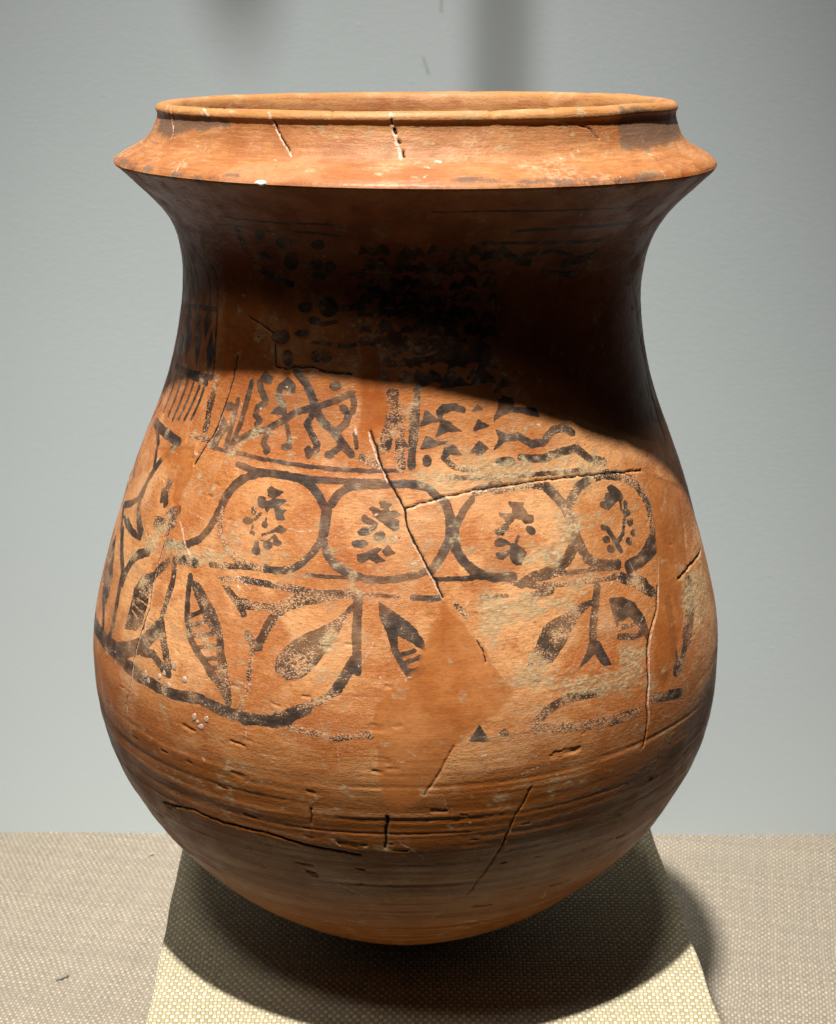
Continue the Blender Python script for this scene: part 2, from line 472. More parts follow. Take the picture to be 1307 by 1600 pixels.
lo = low_c[:, 1]
cut = np.argmax(lo < 0.040)
low_rows = np.vstack([resample(low_c[:cut + 1], 0.00074), resample(low_c[cut:], 0.0025)[1:]])
rows = np.vstack([rim_rows, low_rows[1:]])
n_rim = len(rim_rows)                       # row n_rim-1 is the sharp edge
nv = len(rows)
DENSE = 112.0
th = np.radians(np.r_[np.linspace(-DENSE, DENSE, 1180), np.linspace(DENSE, 360 - DENSE, 150)[1:-1]])
nu = len(th)
r0 = rows[:, 0]; z0 = rows[:, 1]
S = np.r_[0, np.cumsum(np.hypot(np.diff(r0), np.diff(z0)))] * 1000.0   # mm along the profile
lip_row = int(np.argmax(z0))
theta_deg = np.degrees(th)
theta_deg = np.where(theta_deg > 180, theta_deg - 360, theta_deg)
U = th / (2 * np.pi)
V = np.linspace(0, 1, nv)
# z -> s, on the outside only
zo = z0[lip_row:][::-1]; so = S[lip_row:][::-1]
def s_of_z(z): return np.interp(z, zo, so)

warp_u = 0.40 * vnoise(U, V, 300, 190, 11) + 0.22 * vnoise(U, V, 800, 520, 12)
warp_v = 0.40 * vnoise(U, V, 300, 190, 13) + 0.22 * vnoise(U, V, 800, 520, 14)

BIG = 6.0
F = {q: np.full((nv, nu), -BIG, dtype=np.float32) for q in 'pekwhusg'}
WEAR = np.zeros((nv, nu), dtype=np.float32)
order = np.argsort(theta_deg)
th_sorted = theta_deg[order]

def seg_dist(px, py, a, b):
    dx, dy = b[0] - a[0], b[1] - a[1]
    L = dx * dx + dy * dy + 1e-12
    t = np.clip(((px - a[0]) * dx + (py - a[1]) * dy) / L, 0, 1)
    return np.hypot(px - a[0] - t * dx, py - a[1] - t * dy)

def mark(code, width, wear, q):
    layer, kind = code[0], code[1]
    pts = np.array(q, float).reshape(-1, 2)
    ss = s_of_z(pts[:, 1] / 1000.0)
    tc = 0.5 * (pts[:, 0].min() + pts[:, 0].max())
    pad = 5.0 + width + (6 if layer in 'hus' else 0)
    s_lo, s_hi = ss.min() - pad, ss.max() + pad
    j0, j1 = np.searchsorted(S, s_lo), np.searchsorted(S, s_hi)
    j0 = max(j0, lip_row - 6)
    if j1 - j0 < 1: return
    rmin = max(0.03, r0[j0:j1].min()) * 1000
    dpad = np.degrees(pad / rmin)
    a0, a1 = np.searchsorted(th_sorted, pts[:, 0].min() - dpad), np.searchsorted(th_sorted, pts[:, 0].max() + dpad)
    ci = order[a0:a1]
    if len(ci) == 0: return
    js = np.arange(j0, j1)
    ix = np.ix_(js, ci)
    rr = r0[js][:, None] * 1000
    px = np.radians(theta_deg[ci][None, :] - tc) * rr
    py = np.repeat(S[js][:, None], len(ci), 1)
    k = 1.1 if layer in 'k' else (0.8 if layer == 'p' else 1.0)
    px = px + k * warp_u[ix]; py = py + k * warp_v[ix]
    # each node keeps its own radius so that angles turn into millimetres
    zr = np.interp(pts[:, 1] / 1000.0, PR[::-1, 1], PR[::-1, 0]) * 1000
    P = np.c_[np.radians(pts[:, 0] - tc) * zr, ss]
    if kind == 'S':
        d = np.full(px.shape, 1e3)
        for a, b in zip(P[:-1], P[1:]): d = np.minimum(d, seg_dist(px, py, a, b))
        sd = width * (0.32 if layer == 'k' else 0.36 if layer == 'w' else 0.51 / max(0.45, math.cos(math.radians(tc))) ** 0.8 if layer == 'p' else 0.5) - d
    else:
        d = np.full(px.shape, 1e3); ins = np.zeros(px.shape, bool)
        n = len(P)
        for i in range(n):
            a, b = P[i], P[(i + 1) % n]
            d = np.minimum(d, seg_dist(px, py, a, b))
            c = ((a[1] > py) != (b[1] > py)) & (px < (b[0] - a[0]) * (py - a[1]) / (b[1] - a[1] + 1e-12) + a[0])
            ins ^= c
        sd = np.where(ins, d, -d) + (0.35 if layer == 'p' else 0)
    cur = F[layer][ix]
    if layer == 'p':
        WEAR[ix] = np.where(sd > np.maximum(cur, -1.2), wear, WEAR[ix])
    F[layer][ix] = np.maximum(cur, sd)

MARKS = """pS 4.03 0.1 -36.74 348 -36.51 352.4 -35.6 357.7 -34.1 362.2 -32.33 366 -30.17 368.2 -27.53 369.4 -24.41 369.2 -21.39 368.7 -19.2 366.8 -17.6 363.6 -16.41 359.8 -15.55 355.8
pS 4.85 0.1 -14.94 353.9 -14.81 348.3 -14.9 342.6
pS 3.87 0.25 -14.96 340.5 -15.47 335.3 -16.54 330.3 -17.81 325.8 -19.31 322.1 -21.24 319.6 -23.1 318.9 -25.05 319.1
pS 3.29 0.15 -14.69 340.6 -14.37 335 -13.6 329 -12.21 324.7 -10.39 321.4 -9.03 320
pP 0 0.15 -27.42 360.6 -26.69 362.5 -25.72 361.2 -24.14 360.2 -24.86 358.4 -25.99 356.4 -27.06 357.6
pP 0 0.1 -27.3 354.3 -27.08 352.4 -27.22 350.9 -27.68 350.4 -28.27 351.1 -28.78 352.7 -29.01 354.7 -28.88 356.2 -28.41 356.7 -27.81 356
pP 0 0.1 -27.34 354.3 -25.53 356.1 -23.05 356.6 -24.12 353.9 -24.38 351.7 -22.79 351.2 -23.39 349.5 -22.7 346.8 -24.15 345.5 -24.8 349 -25.33 351.9 -26.05 351.7 -26.51 349.4 -27.01 350.2
pP 0 0.5 -29.04 348.9 -29.02 347.7 -29.2 346.9 -29.48 346.8 -29.78 347.4 -29.98 348.5 -29.99 349.7 -29.81 350.5 -29.52 350.6 -29.22 350
pP 0 0.1 -29.29 343.2 -29.4 342.2 -29.85 341.3 -30.48 341 -31.05 341.4 -31.34 342.3 -31.23 343.4 -30.78 344.2 -30.14 344.5 -29.57 344.1
pP 0 0.2 -26.07 342.2 -26.1 341.2 -26.31 340.5 -26.62 340.4 -26.91 340.9 -27.09 341.8 -27.06 342.8 -26.86 343.5 -26.54 343.6 -26.24 343.1
pS 1 0.2 -26.44 345.7 -26.49 343.6
pP 0 0.5 -28.51 337 -28.55 336.5 -28.73 336.1 -28.99 336 -29.22 336.2 -29.34 336.6 -29.29 337.1 -29.1 337.5 -28.85 337.6 -28.62 337.4
pP 0 0.1 -24.26 341.3 -23.54 342.6 -22.04 341.1 -22.91 339.2 -23.92 339.4
pS 1.56 0.4 -26.59 336.7 -25.27 338.3 -23.99 340.4
pS 2.22 0.2 -24.14 336.7 -23.5 334.3
pP 0 0.1 -22.65 334.1 -22.75 333.2 -23.13 332.5 -23.63 332.3 -24.07 332.7 -24.27 333.4 -24.17 334.4 -23.8 335 -23.29 335.2 -22.86 334.8
pP 0 0.1 -24.41 332.1 -24.48 330.7 -24.83 329.7 -25.34 329.4 -25.81 330.1 -26.06 331.4 -25.99 332.8 -25.63 333.8 -25.12 334 -24.66 333.4
pP 0 0.1 -27.15 331.5 -27.16 330.5 -27.31 329.8 -27.56 329.7 -27.81 330.2 -27.96 331.1 -27.95 332.1 -27.79 332.8 -27.54 332.9 -27.3 332.4
pP 0 0.1 -26.56 328.3 -26.6 326.9 -26.93 325.8 -27.39 325.6 -27.82 326.3 -28.07 327.6 -28.03 329 -27.7 330 -27.23 330.2 -26.8 329.6
pS 0.89 0.4 -27.22 333.8 -25.55 333.5 -24.18 337.2
pS 1.46 0.5 -29.01 340.4 -29.01 337.8 -28.43 335.9
pS 1.68 0.4 -27.89 347.8 -28.39 346 -28.89 344.2
pS 3.38 0.62 -36.74 348 -36.92 340.8 -35.81 332.8 -33.51 325.9 -30.7 320.9 -28.26 318.9 -25.05 319.1
pS 4.42 0.15 -14.03 356.8 -12.79 362.7 -10.93 366.3 -8.5 367.6 -6.29 367.7 -3.86 368.4 -0.46 368.8 2.46 368.1 4.39 366 6.06 361.9 7.34 358.5 7.89 354.4 8.48 348.4 8.56 342.4 7.82 337.9
pS 3.99 0.25 7.82 337.9 7.1 334 5.82 328.1 4.48 324.2 2.08 321 -0.53 319.5 -3.56 318.5 -6.62 318.6 -8.42 320.4 -10.49 323.1 -12.4 326.4 -13.69 330.1 -14.4 335.3
pS 5.58 0.1 -14.75 353.3 -14.79 345.9 -14.81 340.6
pS 3.92 0.2 12.58 359.8 10.75 354.1 9.45 347.6 9.02 341.7 9.36 333.6 10.3 327.5 11.79 321.8
pS 1.85 0.3 -16.99 318.7 -13.53 318.8 -10.17 319.1 -7.49 318.5
pS 2.14 0.3 5.13 318.9 8.41 318.3 11.89 317.8
pS 3.57 0.5 -16.66 310 -13.91 309 -11.02 309.1 -7.77 310.2
pS 1.71 0.5 -7.78 310.7 -4.32 310.4 -0.88 309.5
pS 3.12 0.3 1.47 309.2 4.03 308.6 5.96 308.7
pP 0 0.05 -4.91 359.7 -4.19 359.4 -2.62 357.8 -3.54 356.1 -4.61 356.4
pP 0 0.1 -1.22 353 -1.36 352.2 -1.72 351.6 -2.18 351.6 -2.56 352.1 -2.72 353 -2.59 353.8 -2.22 354.4 -1.75 354.4 -1.37 353.9
pP 0 0.1 -6.73 355.9 -5.8 356.5 -4.81 354.7 -3.17 355.2 -2.64 350.9 -1.35 349.6 -1.31 345.6 -2.1 344.3 -3.04 346.2 -4.01 348.8 -5.21 350.7
pP 0 0.1 -5.79 348.7 -6.16 347.7 -6.79 347.5 -7.43 348.3 -7.86 349.6 -7.88 351.1 -7.51 352.2 -6.87 352.3 -6.22 351.6 -5.81 350.2
pP 0 0.1 -6.22 343.5 -6.41 342.3 -6.97 341.5 -7.68 341.4 -8.28 342.1 -8.53 343.2 -8.34 344.4 -7.78 345.2 -7.06 345.3 -6.46 344.6
pP 0 0.1 -6.66 337.5 -6.9 336.3 -7.56 335.6 -8.41 335.5 -9.11 336.1 -9.4 337.1 -9.17 338.2 -8.5 339 -7.65 339.1 -6.95 338.5
pP 0 0.1 -3.69 342.5 -3.69 341.2 -4.03 339.9 -4.58 339.3 -5.12 339.5 -5.46 340.5 -5.46 341.8 -5.12 343 -4.57 343.7 -4.02 343.5
pS 2.49 0.3 -5.52 348.7 -5.58 346.1 -6.68 343.3
pP 0 0.7 -0.57 339.7 -0.72 339 -1.11 338.5 -1.6 338.5 -2 338.9 -2.16 339.6 -2.01 340.3 -1.62 340.8 -1.13 340.8 -0.73 340.4
pP 0 0.05 -3.88 333.6 -3.02 336.6 -1.85 332.7 -3.29 331.3
pP 0 0.05 -8.22 331.1 -6.89 332.3 -4.92 335.2 -4.24 334.9 -5.09 332.2 -4.62 330.9 -3.47 328.6 -4.9 327.5 -6.16 329.4 -7.46 327.6 -8.04 328.5
eS 1.57 0 -7.63 353.8 -4.94 348.8 -2.55 343.9
pS 5.04 0.2 7.43 358.5 8.24 350.2 8.11 340.1 6.46 331 4.72 324
pS 3.34 0.6 17.02 362.8 21.08 363.9 25.26 363.6 28.18 361.7
pS 5.39 0.25 28.18 361.7 29.99 355.7 31.41 349.3
pS 6.28 0.4 32.59 335.4 31.78 328.2 29.88 321.7 27.22 317.4 24.41 315.7
pS 4.98 0.3 38.92 362.4 35.44 358.7 32.94 352.3 31.76 349.1
pS 4.99 0.35 32.51 335.4 33.27 327.5 34.16 320.4 36.97 314.3 41.25 312
pS 5.85 0.3 52.68 318.8 50.03 312.8 47.1 309.4 44.16 308.8
pS 2.27 0.4 29.11 314.5 35.06 313.3 41.19 311.5
pS 4.96 0.2 9.07 333.5 10.47 326.7 12.99 320.5 15.57 317.6 19.02 317.1
pS 2.36 0.3 7.45 318.8 12.95 318.3 19.02 317.1
pS 5.03 0.5 30.08 322.1 27.22 317.7 23.37 316 20.46 312.6
pS 5.28 0.4 52.47 312.9 48.48 309.9 44.53 308.7
pP 0 0.15 19.79 356.8 21.17 355.7 22.76 355 22.27 353.3 23.03 351 22.91 348.5 21.56 346.9 20.82 348 20.15 350.7 20.36 353.5 19.79 354.9
pP 0 0.35 17.55 351.6 18.75 350.6 19.98 350.3 20.51 348.1 20.29 346.5 19.3 345.1 18.74 346.5 18.52 348.6 17.79 349.7
pP 0 0.1 24.2 346.3 24.01 345 23.48 344.2 22.82 344.1 22.27 344.8 22.04 346 22.22 347.3 22.75 348.2 23.41 348.3 23.98 347.5
pP 0 0.1 24.01 338.6 23.63 338.2 23.11 338.6 22.67 339.7 22.46 341 22.58 342 22.96 342.4 23.48 342 23.92 340.9 24.12 339.6
pP 0 0.4 18.04 340.9 17.78 340.1 17.31 339.9 16.8 340.3 16.44 341.2 16.37 342.2 16.62 343 17.1 343.3 17.61 342.9 17.97 342
pP 0 0.3 18.98 343.6 18.83 342.6 18.52 342.1 18.17 342.1 17.91 342.8 17.84 343.9 17.99 344.9 18.29 345.4 18.65 345.3 18.91 344.6
pP 0 0.1 18.24 336.1 18.09 334.9 17.6 334 16.95 333.8 16.4 334.4 16.14 335.5 16.29 336.8 16.78 337.7 17.43 337.9 17.99 337.3
pS 1.59 0.15 17.93 336.9 18.9 334.5 19.79 334.2
pP 0 0.05 16.33 330.3 17.57 330.3 18.63 331.3 18.32 328.5 17.46 326.7 16.54 327.5
pP 0 0.15 19.17 333.6 20.23 334.1 20.92 332.2 20.54 330.2 20.16 328.3 20.38 326.1 20.76 328.1 21.03 331.3 21.86 329.3 21.62 326.9 21.01 325.1 20.72 323.1 19.83 323.2 19.17 325.3 18.8 327.5
pS 1.32 0.2 20.85 338 20.29 335.7 20.05 333.3
pS 2.65 0.15 21.17 330.8 21.36 328.3 20.82 326
pP 0 0.2 42.96 354.5 44.21 355.4 45.5 353 46.31 350.4 46.8 347.1 46.08 345.4 45.01 346.1 44.28 345.7 43 344.4 41.97 342.9 41.05 343.8 40.02 346.5 40.24 347.6 41.64 347.3 41.58 349.4 42.07 351.6 43.23 351.4
pS 1.5 0.2 45.54 346.6 45.54 343.2 45.33 340.8
pS 1.94 0.4 47.23 343.4 46.78 341.2 46.07 336.9 45.56 333.9
pP 0 0.25 47.76 337.5 47.43 336.7 46.82 336.5 46.19 336.9 45.76 337.8 45.69 338.9 46 339.7 46.6 339.9 47.25 339.5 47.7 338.6
pP 0 0.4 47.95 331.8 47.64 330.9 47.14 330.5 46.64 330.8 46.32 331.8 46.3 332.9 46.59 333.9 47.08 334.3 47.61 333.9 47.94 333
pP 0 0.3 47.86 325.6 47.59 324.8 47.15 324.4 46.69 324.7 46.41 325.6 46.4 326.7 46.67 327.5 47.1 327.9 47.56 327.6 47.85 326.7
pP 0 0.3 46.19 321.9 45.95 320.9 45.51 320.5 45.05 320.9 44.74 321.8 44.69 322.9 44.95 323.9 45.38 324.3 45.84 323.9 46.16 323
pP 0 0.3 47.64 342.7 47.41 342 47.05 341.7 46.7 342 46.49 342.6 46.5 343.5 46.72 344.2 47.07 344.5 47.43 344.2 47.65 343.6
pS 2.62 0.15 39.26 334.7 40.46 332.9 41.23 328.7 41.97 324 42.74 318.7
pS 2.19 0.25 44.29 327.9 43.18 325.7 42.2 324.2
pP 0 0.1 40.55 326.8 40.27 325.9 39.75 325.5 39.18 325.9 38.79 326.8 38.72 327.9 38.99 328.9 39.5 329.2 40.07 328.9 40.47 327.9
pP 0 0.05 41.22 321 40.94 320 40.42 319.6 39.85 319.9 39.45 320.9 39.37 322.2 39.63 323.2 40.14 323.6 40.72 323.2 41.13 322.2
pS 1.58 0.45 45.46 333.9 44.77 330.1 44.2 327.1
pS 5.08 0.5 13.54 363.6 15.34 365.5 17.93 365.9
pS 5.63 0.55 31.41 349.3 31.97 343.1 32.59 335.4
pS 4.67 0.6 38.92 362.4 42.86 362.4 47.39 359.1 51.75 351.7 54.12 339.7 54.05 328.2 52.68 318.8
pS 2.9 0.6 22.9 316.3 29.11 314.5
pS 2.66 0.55 18.94 314.3 23.17 310.3 28.96 308.7 35.3 307.4 43.48 304
pS 2.46 0.55 7.97 371.7 17.3 370.2 28.27 369.1 37.87 367.2
pS 2.14 0.15 -34.07 376.5 -28.9 376.1 -22.96 375.7 -17.05 375.3 -11.44 375 -7.02 375.1 -1.68 375.8
pS 3.31 0.15 -35.69 371.1 -31.12 369.3 -25.58 370 -21.76 369.4 -18.11 368.8 -11.22 369.2 -5.22 369.4
pS 1.71 0.3 -44.82 376.5 -37.75 376.9 -32.26 376.8
pP 0 0.2 -34.66 417.9 -33.16 424.2 -31.09 420.9 -31.33 417.5 -33.23 417.9
pS 3.36 0.15 -34.36 417 -33.59 412.9 -31.95 408.2
pS 2.97 0.3 -31.93 406.7 -33.76 403.7 -33.95 398.8 -32.45 396.5 -33.35 393.8
pP 0 0.2 -29.09 417.6 -27.13 422 -25.25 418.6 -24.99 413.9 -27.62 415.2
pS 3.53 0.2 -28.76 415.8 -28.89 411 -27.57 407.6 -27.04 403
pP 0 0.1 -30.15 401.1 -27.57 407.6 -26.47 402
pS 4.36 0.2 -25.19 426.3 -22.37 419.3 -20.63 412.1 -19.95 406.6 -17.92 400.4 -15.04 394.5 -12.61 387.5 -11.04 383.2
pS 3.53 0.3 -38.45 381.8 -34.88 388 -30.33 392.5 -26.94 398.2 -23.99 403.8 -20.17 407 -16.46 410.5 -12.13 416.3
pP 0 0.1 -14.62 419.8 -14.81 418.5 -15.4 417.7 -16.16 417.5 -16.79 418.2 -17.08 419.4 -16.88 420.6 -16.3 421.5 -15.53 421.6 -14.9 420.9
pS 2.89 0.4 -12.13 416.3 -11.4 410.8 -11.61 406.1
pS 4.06 0.25 -13.71 407.7 -12.48 404.6 -12.67 399.4 -14.37 396
pS 2.95 0.2 -30.19 390.6 -30.75 384.8 -29.5 380.6
pP 0 0.1 -28.84 381.5 -28.87 380.2 -29.15 379.3 -29.6 379.1 -30.05 379.8 -30.3 381 -30.28 382.3 -29.99 383.3 -29.53 383.4 -29.09 382.8
pS 2.54 0.15 -25.73 395.8 -24.9 389.5 -24.58 384.9
pP 0 0.1 -23.83 384.8 -24 383.8 -24.57 383 -25.33 382.8 -26 383.2 -26.31 384.1 -26.15 385.1 -25.57 385.9 -24.8 386.1 -24.14 385.7
pS 3.69 0.4 -20.35 402.7 -21.26 397.8 -19.82 392.6 -18.43 387.4 -18.59 383.7
pP 0 0.1 -19.22 383.1 -19.26 381.1 -19.6 379.8 -20.09 379.7 -20.57 380.8 -20.84 382.7 -20.81 384.6 -20.47 385.9 -19.97 386 -19.49 384.9
pS 3.48 0.2 -13.82 386.4 -15.61 382.5
pP 0 0.1 -14.69 382.6 -14.81 381.5 -15.24 380.7 -15.81 380.6 -16.31 381.2 -16.54 382.3 -16.42 383.4 -15.99 384.2 -15.41 384.3 -14.92 383.7
pS 1.93 0.2 -10.68 394.2 -10.11 386.9
pS 4.81 0.6 -8.9 381.6 -5.4 377.9
pS 6.73 0.6 -3.32 416.1 -3.41 402.1 -4.56 387.4
pS 5.19 0.6 -1.39 408.7 -1.55 394.8 -1.19 376.7
pP 0 0.2 -1.9 394.8 0.24 388.6 -1.15 389.4
pS 3.27 0.3 1.91 417.1 1.75 397.6 0.98 377.6
pS 2.8 0.3 -39.63 405.5 -39.91 393.7 -40.1 379.1
pS 2.99 0.3 -36.52 416.3 -37.48 394.7 -38.68 379.8
pP 0 0.3 -43.34 395.1 -40.45 389.6 -42.21 383 -42.55 378 -44.08 377.2 -44.48 386.8
pP 0 0.1 -40.26 401.3 -40.36 399.8 -40.9 398.7 -41.7 398.4 -42.46 398.9 -42.87 400.2 -42.78 401.7 -42.21 402.8 -41.39 403.2 -40.65 402.6
pP 0 0.1 2.62 399 3.78 407.4 6.45 402
pP 0 0.15 2.84 387 3.83 393.7 5.81 391 8.2 390.3 5.8 388.4
pP 0 0.1 4.85 380.7 4.69 379 4.26 378 3.74 378 3.31 379.1 3.15 380.8 3.32 382.5 3.75 383.5 4.28 383.5 4.7 382.4
pP 0 0.15 6.03 407.3 7.46 410.4 9.96 411 12.05 407.8 11.83 405.7 9.54 407.5 7.47 406.1 7.06 403 8.7 400.7 11.1 395.7 8.25 396 5.82 393.6 6.86 399.8
pP 0 0.15 6.92 381.6 7.57 387.2 9.38 388.6 10.89 383.2 8.52 384 7.7 381
pS 3.3 0.6 7.32 382.1 9.59 376.7 14.27 374.9
pP 0 0.1 13.72 406.5 14.82 409.3 15.87 407.2
pP 0 0.1 13.78 395.9 14.95 401.5 16.99 397.4
pP 0 0.3 12.92 384.5 14.69 389.9 16.65 385.9 14.89 382.6
pP 0 0.1 18.36 400.3 19.8 406.5 19.46 411.9 21.71 411.4 22.52 407 28.09 404.4 28.9 399.8 24.72 403.2 22 404.9
pP 0 0.2 17.85 384.6 19.34 390.6 18.63 395 21.14 392.3 24.18 390.5 22.76 388.7 20.12 388.3
pS 4.05 0.3 23.29 390.7 26.2 385.6 29.02 385.8 31.82 391.3 34.45 392 36.84 388.3
pS 4.08 0.4 23.58 379 27.95 377.1 32.88 379.1 37.06 379.5 39.64 372.9 43.75 368.7
pP 0 0.4 22.19 377.3 21.71 375.9 20.63 375.2 19.35 375.5 18.36 376.7 18.03 378.3 18.48 379.7 19.56 380.4 20.85 380.1 21.86 378.9
pS 4.39 0.4 1.3 409.6 1.24 393.8 0.93 378.3
pP 0 0.1 6.88 419.9 9.25 428.4 12.92 420.9
pP 0 0.1 13.33 420.8 15.43 431.8 18.38 424.1
pP 0 0.1 18.51 415.9 20.52 422.7 23.12 420.1
pP 0 0.1 7.18 435.8 9.12 445.9 13.32 436.2
pP 0 0.1 13.73 438.2 15.37 446.3 17.98 436.6
pP 0 0.1 0.96 418.6 2.47 424.7 6.65 424.5
pP 0 0.3 6.1 455.4 5.68 453.6 4.48 452.5 2.97 452.6 1.74 453.7 1.24 455.6 1.66 457.4 2.85 458.5 4.35 458.5 5.6 457.3
pP 0 0.3 10.62 455.1 10.26 453.6 9.25 452.8 7.98 452.9 6.94 453.9 6.51 455.4 6.87 456.9 7.87 457.8 9.14 457.7 10.19 456.7
pP 0 0.3 15.74 451.5 15.36 449.7 14.32 448.7 13.01 448.8 11.95 450.1 11.52 451.9 11.88 453.7 12.9 454.8 14.21 454.6 15.3 453.3
pP 0 0.3 3.89 441.1 3.6 439.3 2.81 438.2 1.82 438.2 1 439.3 0.67 441.1 0.95 442.9 1.74 444.1 2.74 444 3.56 442.9
pP 0 0.1 18.49 401.6 20.4 413.5 22.96 410.8 22.82 405.7
pS 1.41 0.4 3.23 519.9 15.46 520.3 30.36 519.8 48.17 518
pS 2.07 0.2 19.98 508.1 28.91 508.4 50.49 507.3
pS 2.07 0.2 13.74 501.1 26.02 500 44.69 498.2
pS 2.49 0.3 23.47 493.3 30.6 494.2 35.6 491
pS 4.02 0.2 34.23 486.2 37.82 487.2 43.21 489.7
pS 3.16 0.2 29.27 481.5 37.79 479.1
pS 4.11 0.4 18.08 496.8 21.16 491 24.92 488.2
pS 1.35 0.3 -42.37 511 -32.94 511 -24.88 510.9 -16.77 511.4 -13.15 509.7
pS 1.38 0.4 -44.62 505.2 -36.57 506 -28.84 504.9
pS 1.54 0.2 -24.97 506.1 -19.66 505.8 -15.01 504.8
pP 0 0.3 -26.04 499.1 -26.63 497.2 -27.76 495.9 -28.98 495.6 -29.85 496.6 -29.97 498.4 -29.31 500.4 -28.15 501.7 -26.95 502 -26.17 501
pP 0 0.3 -18.51 499.2 -18.92 497.6 -19.78 496.6 -20.76 496.4 -21.48 497.3 -21.64 498.8 -21.19 500.4 -20.3 501.4 -19.35 501.6 -18.67 500.7
pP 0 0.3 -32.36 489.7 -32.76 488.1 -33.57 487 -34.49 486.8 -35.16 487.6 -35.32 489 -34.87 490.7 -34 491.8 -33.09 492 -32.48 491.2
pP 0 0.3 -19.54 487.3 -19.91 485.6 -20.77 484.4 -21.8 484.2 -22.59 485.2 -22.83 486.8 -22.44 488.5 -21.58 489.7 -20.57 489.8 -19.8 488.9
pP 0 0.3 -16.79 486.1 -17.07 484.3 -17.69 483.1 -18.43 483 -19.02 484 -19.19 485.8 -18.9 487.6 -18.27 488.8 -17.54 488.9 -16.97 487.9
pP 0 0.3 -19.03 480.8 -19.38 479.4 -20.26 478.5 -21.34 478.3 -22.21 479 -22.51 480.3 -22.14 481.6 -21.24 482.6 -20.17 482.7 -19.33 482
pP 0 0.3 -16.29 463.6 -16.68 460.3 -17.77 458.2 -19.17 458 -20.36 459.8 -20.84 462.9 -20.43 466.2 -19.29 468.4 -17.88 468.6 -16.76 466.7
pP 0 0.3 -22.33 462.7 -22.64 460.9 -23.49 459.6 -24.58 459.4 -25.48 460.3 -25.82 462 -25.5 463.9 -24.63 465.1 -23.55 465.3 -22.67 464.4
pP 0 0.3 -20.51 455.5 -20.73 454.3 -21.35 453.5 -22.14 453.3 -22.8 453.9 -23.07 455.1 -22.85 456.3 -22.22 457.1 -21.42 457.2 -20.77 456.6
pP 0 0.3 -27.7 444.7 -28.06 442.2 -29.15 440.5 -30.59 440.2 -31.84 441.3 -32.39 443.5 -32.02 446 -30.86 447.7 -29.4 448.1 -28.2 446.9
pP 0 0.3 -22.89 447.6 -23.19 446.5 -24.04 445.7 -25.12 445.5 -26.03 446 -26.4 446.9 -26.09 448 -25.21 448.9 -24.13 449.1 -23.25 448.6
pP 0 0.3 -26.45 433 -26.57 430.4 -27.12 428.6 -27.89 428.4 -28.61 429.9 -28.97 432.4 -28.84 435.1 -28.27 436.8 -27.48 437 -26.79 435.6
pP 0 0.3 -5.94 487.5 -6.1 484.5 -6.56 482.6 -7.14 482.6 -7.62 484.4 -7.79 487.4 -7.61 490.4 -7.14 492.2 -6.57 492.3 -6.12 490.4
pP 0 0.3 -32.11 502.7 -32.72 500.8 -33.53 499.4 -34.28 499.3 -34.67 500.3 -34.51 502.2 -33.78 504.2 -32.9 505.6 -32.19 505.7 -31.89 504.6
pP 0 0.3 -25.29 488.4 -25.78 485.4 -26.75 483.3 -27.85 483.1 -28.67 484.8 -28.82 487.8 -28.26 490.9 -27.2 493 -26.13 493.2 -25.42 491.4
pP 0 0.6 -17.12 435.8 -17.51 433.4 -18.68 431.8 -20.21 431.6 -21.51 432.7 -22.07 434.9 -21.67 437.3 -20.45 439 -18.92 439.3 -17.64 438
pP 0 0.4 -1.88 476 -2.61 472.5 -4.67 470.3 -7.27 470.1 -9.41 472.2 -10.25 475.6 -9.45 479.2 -7.37 481.6 -4.82 481.7 -2.73 479.5
pP 0 0.5 -1.29 443.9 -1.66 439.9 -2.77 437.4 -4.18 437.4 -5.37 439.8 -5.88 443.8 -5.51 447.8 -4.39 450.4 -2.97 450.4 -1.78 447.9
pS 1.98 0.2 -15.65 441.7 -12.09 442.8
pS 3.39 0.3 -35.41 481.3 -31.69 477 -27.56 474.8
pS 3.99 0.6 -39.18 505.4 -39.25 490.7 -35.87 482.2
pS 1.99 0.3 -21.91 442.9 -17.71 442.6
pS 2.18 0.3 -22.63 454.6 -19.63 453.6 -16.77 455.1
pS 3.54 0.5 -15.68 462.6 -12.49 464 -10.57 467.1
pS 2.92 0.4 -13.33 482.9 -10.64 482.1
pP 0 0.35 -11.76 493.9 -10.21 500.5 -8.96 498.5 -8.44 494.1 -9.88 495.4
pP 0 0.35 -8.3 494.2 -6.86 500.9 -5.6 498.8 -5.02 494.4 -6.47 495.7
pP 0 0.35 -3.66 491.1 -2.12 499.1 -0.5 496.6 0.34 491.2 -1.46 492.8
pP 0 0.35 -0.95 492.9 0.16 499 1.41 497 2.07 492.9 0.7 494.2
pP 0 0.35 2.51 494.6 3.49 500.4 4.7 498.5 5.4 494.5 4.07 495.8
pP 0 0.35 7.05 490.8 8.3 498.8 10.12 496.1 11.22 490.6 9.27 492.4
pP 0 0.35 10.75 493.8 11.59 499.9 13.03 497.8 13.94 493.5 12.43 494.9
pP 0 0.35 13.77 490.6 14.87 498.8 16.91 495.9 18.24 490.1 16.09 492.1
pP 0 0.35 -10.87 484.8 -9.25 492.2 -7.75 489.9 -7.05 485 -8.74 486.5
pP 0 0.35 -7.15 484.2 -5.98 489.8 -4.8 488.1 -4.23 484.3 -5.54 485.4
pP 0 0.35 -4.6 484.6 -2.9 493.2 -1.1 490.5 -0.19 484.7 -2.17 486.5
pP 0 0.35 0.39 484 1.53 490 2.85 488.1 3.55 484 2.11 485.3
pP 0 0.35 3.58 483 5.07 491.2 6.92 488.5 7.94 482.8 5.94 484.6
pP 0 0.35 7.56 483.8 8.68 490.2 10.16 488.1 11.02 483.6 9.42 485
pP 0 0.35 11.02 484.3 11.93 489.7 13.23 487.8 14.01 484 12.61 485.3
